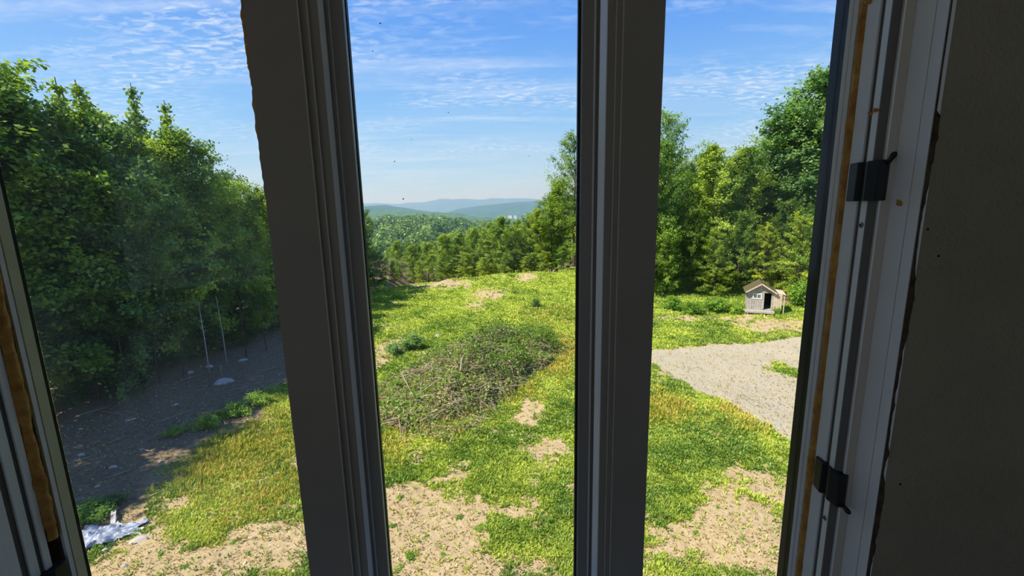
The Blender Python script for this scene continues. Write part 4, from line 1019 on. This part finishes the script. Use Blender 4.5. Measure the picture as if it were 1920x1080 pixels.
# ================================================================== SMALL THINGS
def rock(px, py, w, h, label, group=None, name='rock'):
    x, y = ground_at(px, py); rs = np.random.default_rng(int(px * 7 + py))
    n, m = 10, 6; V = [(0, 0, h)]; F = []
    for a in range(1, m):
        for b_ in range(n):
            th = math.pi * .62 * a / (m - 1); ph = 2 * math.pi * b_ / n; q = 1 + rs.normal(0, .10)
            V.append((w * .5 * math.sin(th) * math.cos(ph) * q * (1 + .25 * math.cos(ph + 1)), w * .36 * math.sin(th) * math.sin(ph) * q, h * math.cos(th) * (1 + rs.normal(0, .06))))
    for b_ in range(n): F.append((0, 1 + b_, 1 + (b_ + 1) % n))
    for a in range(m - 2):
        for b_ in range(n): F.append((1 + a * n + b_, 1 + (a + 1) * n + b_, 1 + (a + 1) * n + (b_ + 1) % n, 1 + a * n + (b_ + 1) % n))
    F.append(tuple(1 + (m - 2) * n + b_ for b_ in range(n)))
    o = MB().add(V, F).build(name, M_rock, None, smooth=False); o.location = (x, y, float(tz(x, y)) - h * .08); o.rotation_euler = (0, 0, rs.uniform(0, .8))
    return tag(o, label, 'rock', group)
rock(418, 718, .62, .16, 'flat pale boulder lying in the shade of the left wood')
rock(392, 688, .28, .10, 'small pale stone further back above the flat boulder')
rock(357, 699, .22, .09, 'small pale stone left of the flat boulder')
rock(455, 675, .36, .09, 'low pale stone right of the flat boulder near left post')
rock(258, 1006, .30, .05, 'thin flat stone right of the plastic sheet')
rock(195, 1022, .12, .06, 'little white stone below the plastic sheet')
rock(232, 1056, .09, .05, 'little white stone near the bottom of the left window')
rock(820, 632, .25, .16, 'pale grey stone beside the brush pile weeds')
for k_, (px, py, w) in enumerate(sorted(((210, 870, .16), (150, 850, .14), (180, 905, .10), (265, 840, .12), (300, 860, .10), (240, 790, .12), (330, 760, .14), (151, 805, .12)))):
    rock(px, py, w, w * .35, 'small dull stone on the shaded earth, %s from the left' % ORD[k_], 'stones on the shaded earth')
# torn plastic sheet and the plank sticking out of it
tx_, ty_ = ground_at(185, 1000)
gu, gw = np.meshgrid(np.linspace(-1, 1, 46), np.linspace(-1, 1, 30), indexing='ij')
sx = gu * .62 * (1 + .22 * (fbm(gw * 3 + 5, gu * 0, 3, 7) - .5) * 2); sy = gw * .24 * (1 + .5 * (fbm(gu * 4, gu * 0 + 2, 3, 9) - .5) * 2) * (1.15 - .35 * gu)
bu = fbm(gu * 4.5, gw * 3 + 2, 4, 12); sz = .02 + .30 * np.abs(bu - .5) + .09 * np.clip(1 - gu ** 2 - gw ** 2, 0, 1) + .05 * fbm(gu * 14, gw * 9, 2, 19)
ca, sa = math.cos(.42), math.sin(.42)
i = np.arange(45)[:, None] * 30; j = np.arange(29)[None, :]
Vs = np.stack([sx * ca - sy * sa, sx * sa + sy * ca, sz], -1).reshape(-1, 3)
sheet = mesh_np('plastic_sheet', Vs, np.stack([i + j, i + 30 + j, i + 30 + j + 1, i + j + 1], -1).reshape(-1, 4), M_tarp, None)
sheet.location = (tx_, ty_, float(tz(tx_, ty_)) - .015)
sol = sheet.modifiers.new('solid', 'SOLIDIFY'); sol.thickness = .006
tag(sheet, 'crumpled bluish white plastic sheet on the ground at lower left', 'plastic sheet')
px_, py_ = ground_at(212, 968)
plank = MB().box((0, 0, .03), (.42, .075, .022)).box((.12, .0, .045), (.10, .078, .012)).build('plank', M_plank, None, bevel=.003)
plank.location = (px_, py_, float(tz(px_, py_)) + .06); plank.rotation_euler = (0, -.16, 2.25)
tag(plank, 'short grey plank sticking up out of the plastic sheet', 'plank')
# sticks on the shaded earth
sticks = ((120, 870, 190, 845), (175, 838, 240, 815), (255, 838, 300, 850), (190, 770, 245, 785), (200, 890, 260, 870), (330, 715, 372, 705), (300, 790, 360, 770), (430, 735, 520, 715), (480, 700, 525, 690), (150, 775, 205, 760), (260, 930, 330, 905), (400, 700, 401, 672))
for k, (x0, y0, x1, y1) in enumerate(sorted(sticks, key=lambda s_: (s_[3] == 672, s_[0] + s_[2]))):
    if y1 == 672:
        a = Vector((*ground_at(416, 712), 0)); a.z = float(tz(a.x, a.y)) - .03; b_ = a + Vector((.02, 0, .55)); mdl = (a + b_) / 2
        lab, grp = 'pale stake standing upright behind the flat boulder', None
    else:
        a = Vector((*ground_at(x0, y0), 0)); b_ = Vector((*ground_at(x1, y1), 0))
        for q in (a, b_): q.z = float(tz(q.x, q.y)) + .012
        mdl = (a + b_) / 2; mdl.z = float(tz(mdl.x, mdl.y)) + .03; mdl.x += .06
        lab, grp = 'thin dry stick on the shaded earth, %s stick from the left' % ORD[k], 'sticks by the left wood'
    tag(MB().tube([a, mdl, b_], [.016, .013, .008], 5).build('stick', M_deadwood, None, smooth=True), lab, 'stick', grp)
# bare sapling stems along the edge of the left wood
for k_, (px, py, h) in enumerate(sorted(((393, 700, 2.6), (185, 735, 2.4), (240, 738, 2.2), (345, 705, 2.0), (462, 668, 2.4), (300, 715, 2.2), (118, 770, .7), (270, 728, 1.8), (425, 680, 2.6), (500, 655, 2.2)))):
    x, y = ground_at(px, py); z = float(tz(x, y))
    pts = [(0, 0, -.1), (random.gauss(0, .02), random.gauss(0, .02), h * .45), (random.gauss(0, .06), random.gauss(0, .06), h)]
    e = empty('sapling', (x, y, z)); tag(e, 'thin bare sapling stem under the left wood, %s from the left' % ORD[k_], 'sapling', 'bare sapling stems of the left wood')
    MB().tube(pts, [.022, .016, .006], 5).build('stem', M_plank if h > 2.5 else M_bark, e, smooth=True)
    for q in range(4):
        t_ = .45 + .13 * q; c = Vector(pts[1]).lerp(Vector(pts[2]), max(0, (t_ - .45) / .55)); a = random.uniform(0, 6.28)
        MB().tube([c, c + Vector((math.cos(a) * .35, math.sin(a) * .35, .14))], [.008, .003], 3).build('twig', M_bark, e)

# ================================================================== THE COUNTRY BEYOND
def crest_fn(pts, D):
    px = np.array([p_[0] for p_ in pts], float); zz = np.array([at_depth(p_[0], p_[1], D).z for p_ in pts]); xx = np.array([az(p_[0], p_[1]) * D for p_ in pts])
    return xx, zz
def hill(name, D, W, xr, pts, base, nu, nv, amp, scale, m, label, seed, sink=0.0):
    xx, zz = crest_fn(pts, D)
    u = np.linspace(-xr, xr, nu); v = np.linspace(-1, 1, nv)
    U, Vv = np.meshgrid(u, v, indexing='ij')
    cr_ = np.interp(U, xx, zz - sink) + (fbm(U / (D * .07), U * 0 + seed, 3, seed) - .5) * D * .007
    prof = np.clip(1 - np.abs(Vv) ** 1.6, 0, 1)
    Yh = D + Vv * W + (fbm(U / (D * .2), Vv * 2, 2, seed + 4) - .5) * W * .35
    Zh = base + (cr_ - base) * prof + (fbm(U / (D * .06), Yh / (D * .06), 3, seed + 2) - .5) * D * .012 * prof + amp * (fbm(U / scale, Yh / scale, 3, seed + 7) - .4)
    i = np.arange(nu - 1)[:, None] * nv; j = np.arange(nv - 1)[None, :]
    o = mesh_np(name, np.stack([U, Yh, Zh], -1).reshape(-1, 3), np.stack([i + j, i + nv + j, i + nv + j + 1, i + j + 1], -1).reshape(-1, 4), m, None, smooth=True)
    tag(o, label, 'hill', kind='structure')
    return U, Yh, Zh
M_wood1 = mat('forest_floor_green', (0.035, 0.07, 0.015), .95, .05, var=.4, scale=.05)
M_wood2 = mat('wooded_slope', (0.11, 0.20, 0.035), .95, .05, col2=(0.04, 0.09, 0.02), scale=.06, bump=1.0, bscale=.08)
M_wood3 = mat('far_wooded_slope', (0.07, 0.15, 0.03), .95, .05, col2=(0.03, 0.075, 0.02), scale=.02)
U1, Y1, Z1 = hill('hill', 430, 320, 900, [(-400, 420), (560, 412), (700, 414), (760, 408), (830, 408), (900, 420), (960, 436), (1100, 440), (2300, 430)], -48, 160, 60, 2.0, 12, M_wood1, 'nearest forested hillside below the clearing', 201, sink=9.0)
hill('hill', 1500, 700, 3200, [(-400, 400), (640, 398), (700, 399), (790, 400), (860, 405), (930, 414), (1000, 418), (1200, 416), (2300, 405)], -70, 420, 90, 12.0, 15, M_wood2, 'second green wooded rise behind the nearest hillside', 211)
hill('hill', 2600, 900, 5200, [(-400, 386), (600, 386), (680, 387), (715, 385), (760, 392), (830, 402), (900, 410), (1100, 415), (2300, 405)], -90, 300, 50, 14.0, 30, M_wood3, 'blue-green hill at the left end of the far skyline', 221)
hill('hill', 3600, 1100, 7000, [(-400, 412), (760, 412), (830, 400), (870, 391), (930, 384), (985, 378), (1040, 375), (1200, 374), (2300, 366)], -110, 300, 50, 16.0, 40, M_wood3, 'green ridge on the right of the far skyline', 231)
hill('hill', 7500, 1700, 15000, [(-400, 398), (600, 388), (720, 382), (790, 381), (830, 376), (858, 373), (905, 376), (935, 373), (985, 374), (1040, 377), (1300, 374), (2300, 360)], -160, 320, 40, 20.0, 90, M_wood3, 'hazy blue mountain range on the horizon', 241)
# crowns that clothe the nearest hillside: far too many to count
def crown_unit(seed, n):
    rs = np.random.default_rng(seed)
    d = rs.normal(size=(n, 3)); d[:, 2] = np.abs(d[:, 2]) * .9 - .25; d /= np.linalg.norm(d, axis=1, keepdims=True)
    lump = 1 + .22 * np.sin(d[:, 0] * 5 + seed) * np.cos(d[:, 1] * 4 + seed * 2) + rs.normal(0, .07, n)
    return d * lump[:, None] * np.array([1, 1, 1.15]), d
cu = [crown_unit(s, 130) for s in range(5)]
nc = 3300
ii = RNG.integers(0, U1.shape[0], nc * 3); jj = RNG.integers(0, 40, nc * 3)
cx, cy, cz_ = U1[ii, jj] + RNG.normal(0, 4, nc * 3), Y1[ii, jj] + RNG.normal(0, 4, nc * 3), Z1[ii, jj]
k = (cx / cy > -.45) & (cx / cy < .32) & (cy > 150); cx, cy, cz_ = cx[k][:nc], cy[k][:nc], cz_[k][:nc]
CC, CN, CS, CT = [], [], [], []
for q in range(len(cx)):
    p_, n_ = cu[q % 5]; r_ = RNG.uniform(3.2, 5.6); CC.append(p_ * r_ + np.array([cx[q], cy[q], cz_[q] + r_ * .95])); CN.append(n_ + RNG.normal(0, .35, n_.shape)); CS.append(np.full(len(p_), r_ * .36)); CT.append(np.full(len(p_), RNG.uniform(.15, .75)) + RNG.normal(0, .07, len(p_)))
me = leaves_mesh(np.concatenate(CC), np.concatenate(CN), np.concatenate(CS), np.concatenate(CT), 'forest_canopy', asp=.8)
L_far = leaf_mat('leaf_canopy', (0.06, 0.14, 0.025), (0.28, 0.42, 0.07), trans=.25, obj_var=0.0); me.materials.append(L_far)
tag(link(bpy.data.objects.new('forest_canopy', me)), 'unbroken canopy of tree crowns on the nearest hillside', 'forest', kind='stuff')
# white buildings in the valley town
for k, (px, py, w, h) in enumerate(((884, 407, 26, 10), (873, 408, 16, 6), (945, 406, 18, 5), (956, 405, 22, 6), (966, 405, 16, 5), (936, 407, 14, 5))):
    y = 2450 + 25 * k; c = at_depth(px, py, y)
    e = empty('far_building', (c.x, y, c.z - 30)); tag(e, ('white building with low roof in the far valley, left pair' if k < 2 else 'white building in the far valley, right row'), 'building', 'left pair of far white buildings' if k < 2 else 'right row of far white buildings')
    MB().box((0, 0, 15 + h / 2), (w, 18, h + 30)).build('wall', M_townw, e)
    MB().prism_y([(-w / 2 - 1, 30 + h), (w / 2 + 1, 30 + h), (0, 30 + h + 4)], -10, 10).build('roof', M_townr, e)

# ================================================================== HAZE of a summer day lying over the valley
hm = bpy.data.materials.new('valley_haze'); hm.use_nodes = True
N, L = nodes_of(hm.node_tree)
out = N('ShaderNodeOutputMaterial'); vs = N('ShaderNodeVolumeScatter', inp={'Density': 0.00034, 'Anisotropy': 0.2}); vs.inputs['Color'].default_value = (0.29, 0.49, 1.0, 1)
L(vs.outputs[0], out.inputs['Volume'])
hz = MB().box((0, 5120, 90), (26000, 9980, 420)).build('valley_haze', hm)
tag(hz, 'thin blue haze lying over the distant hills', 'haze', kind='stuff')
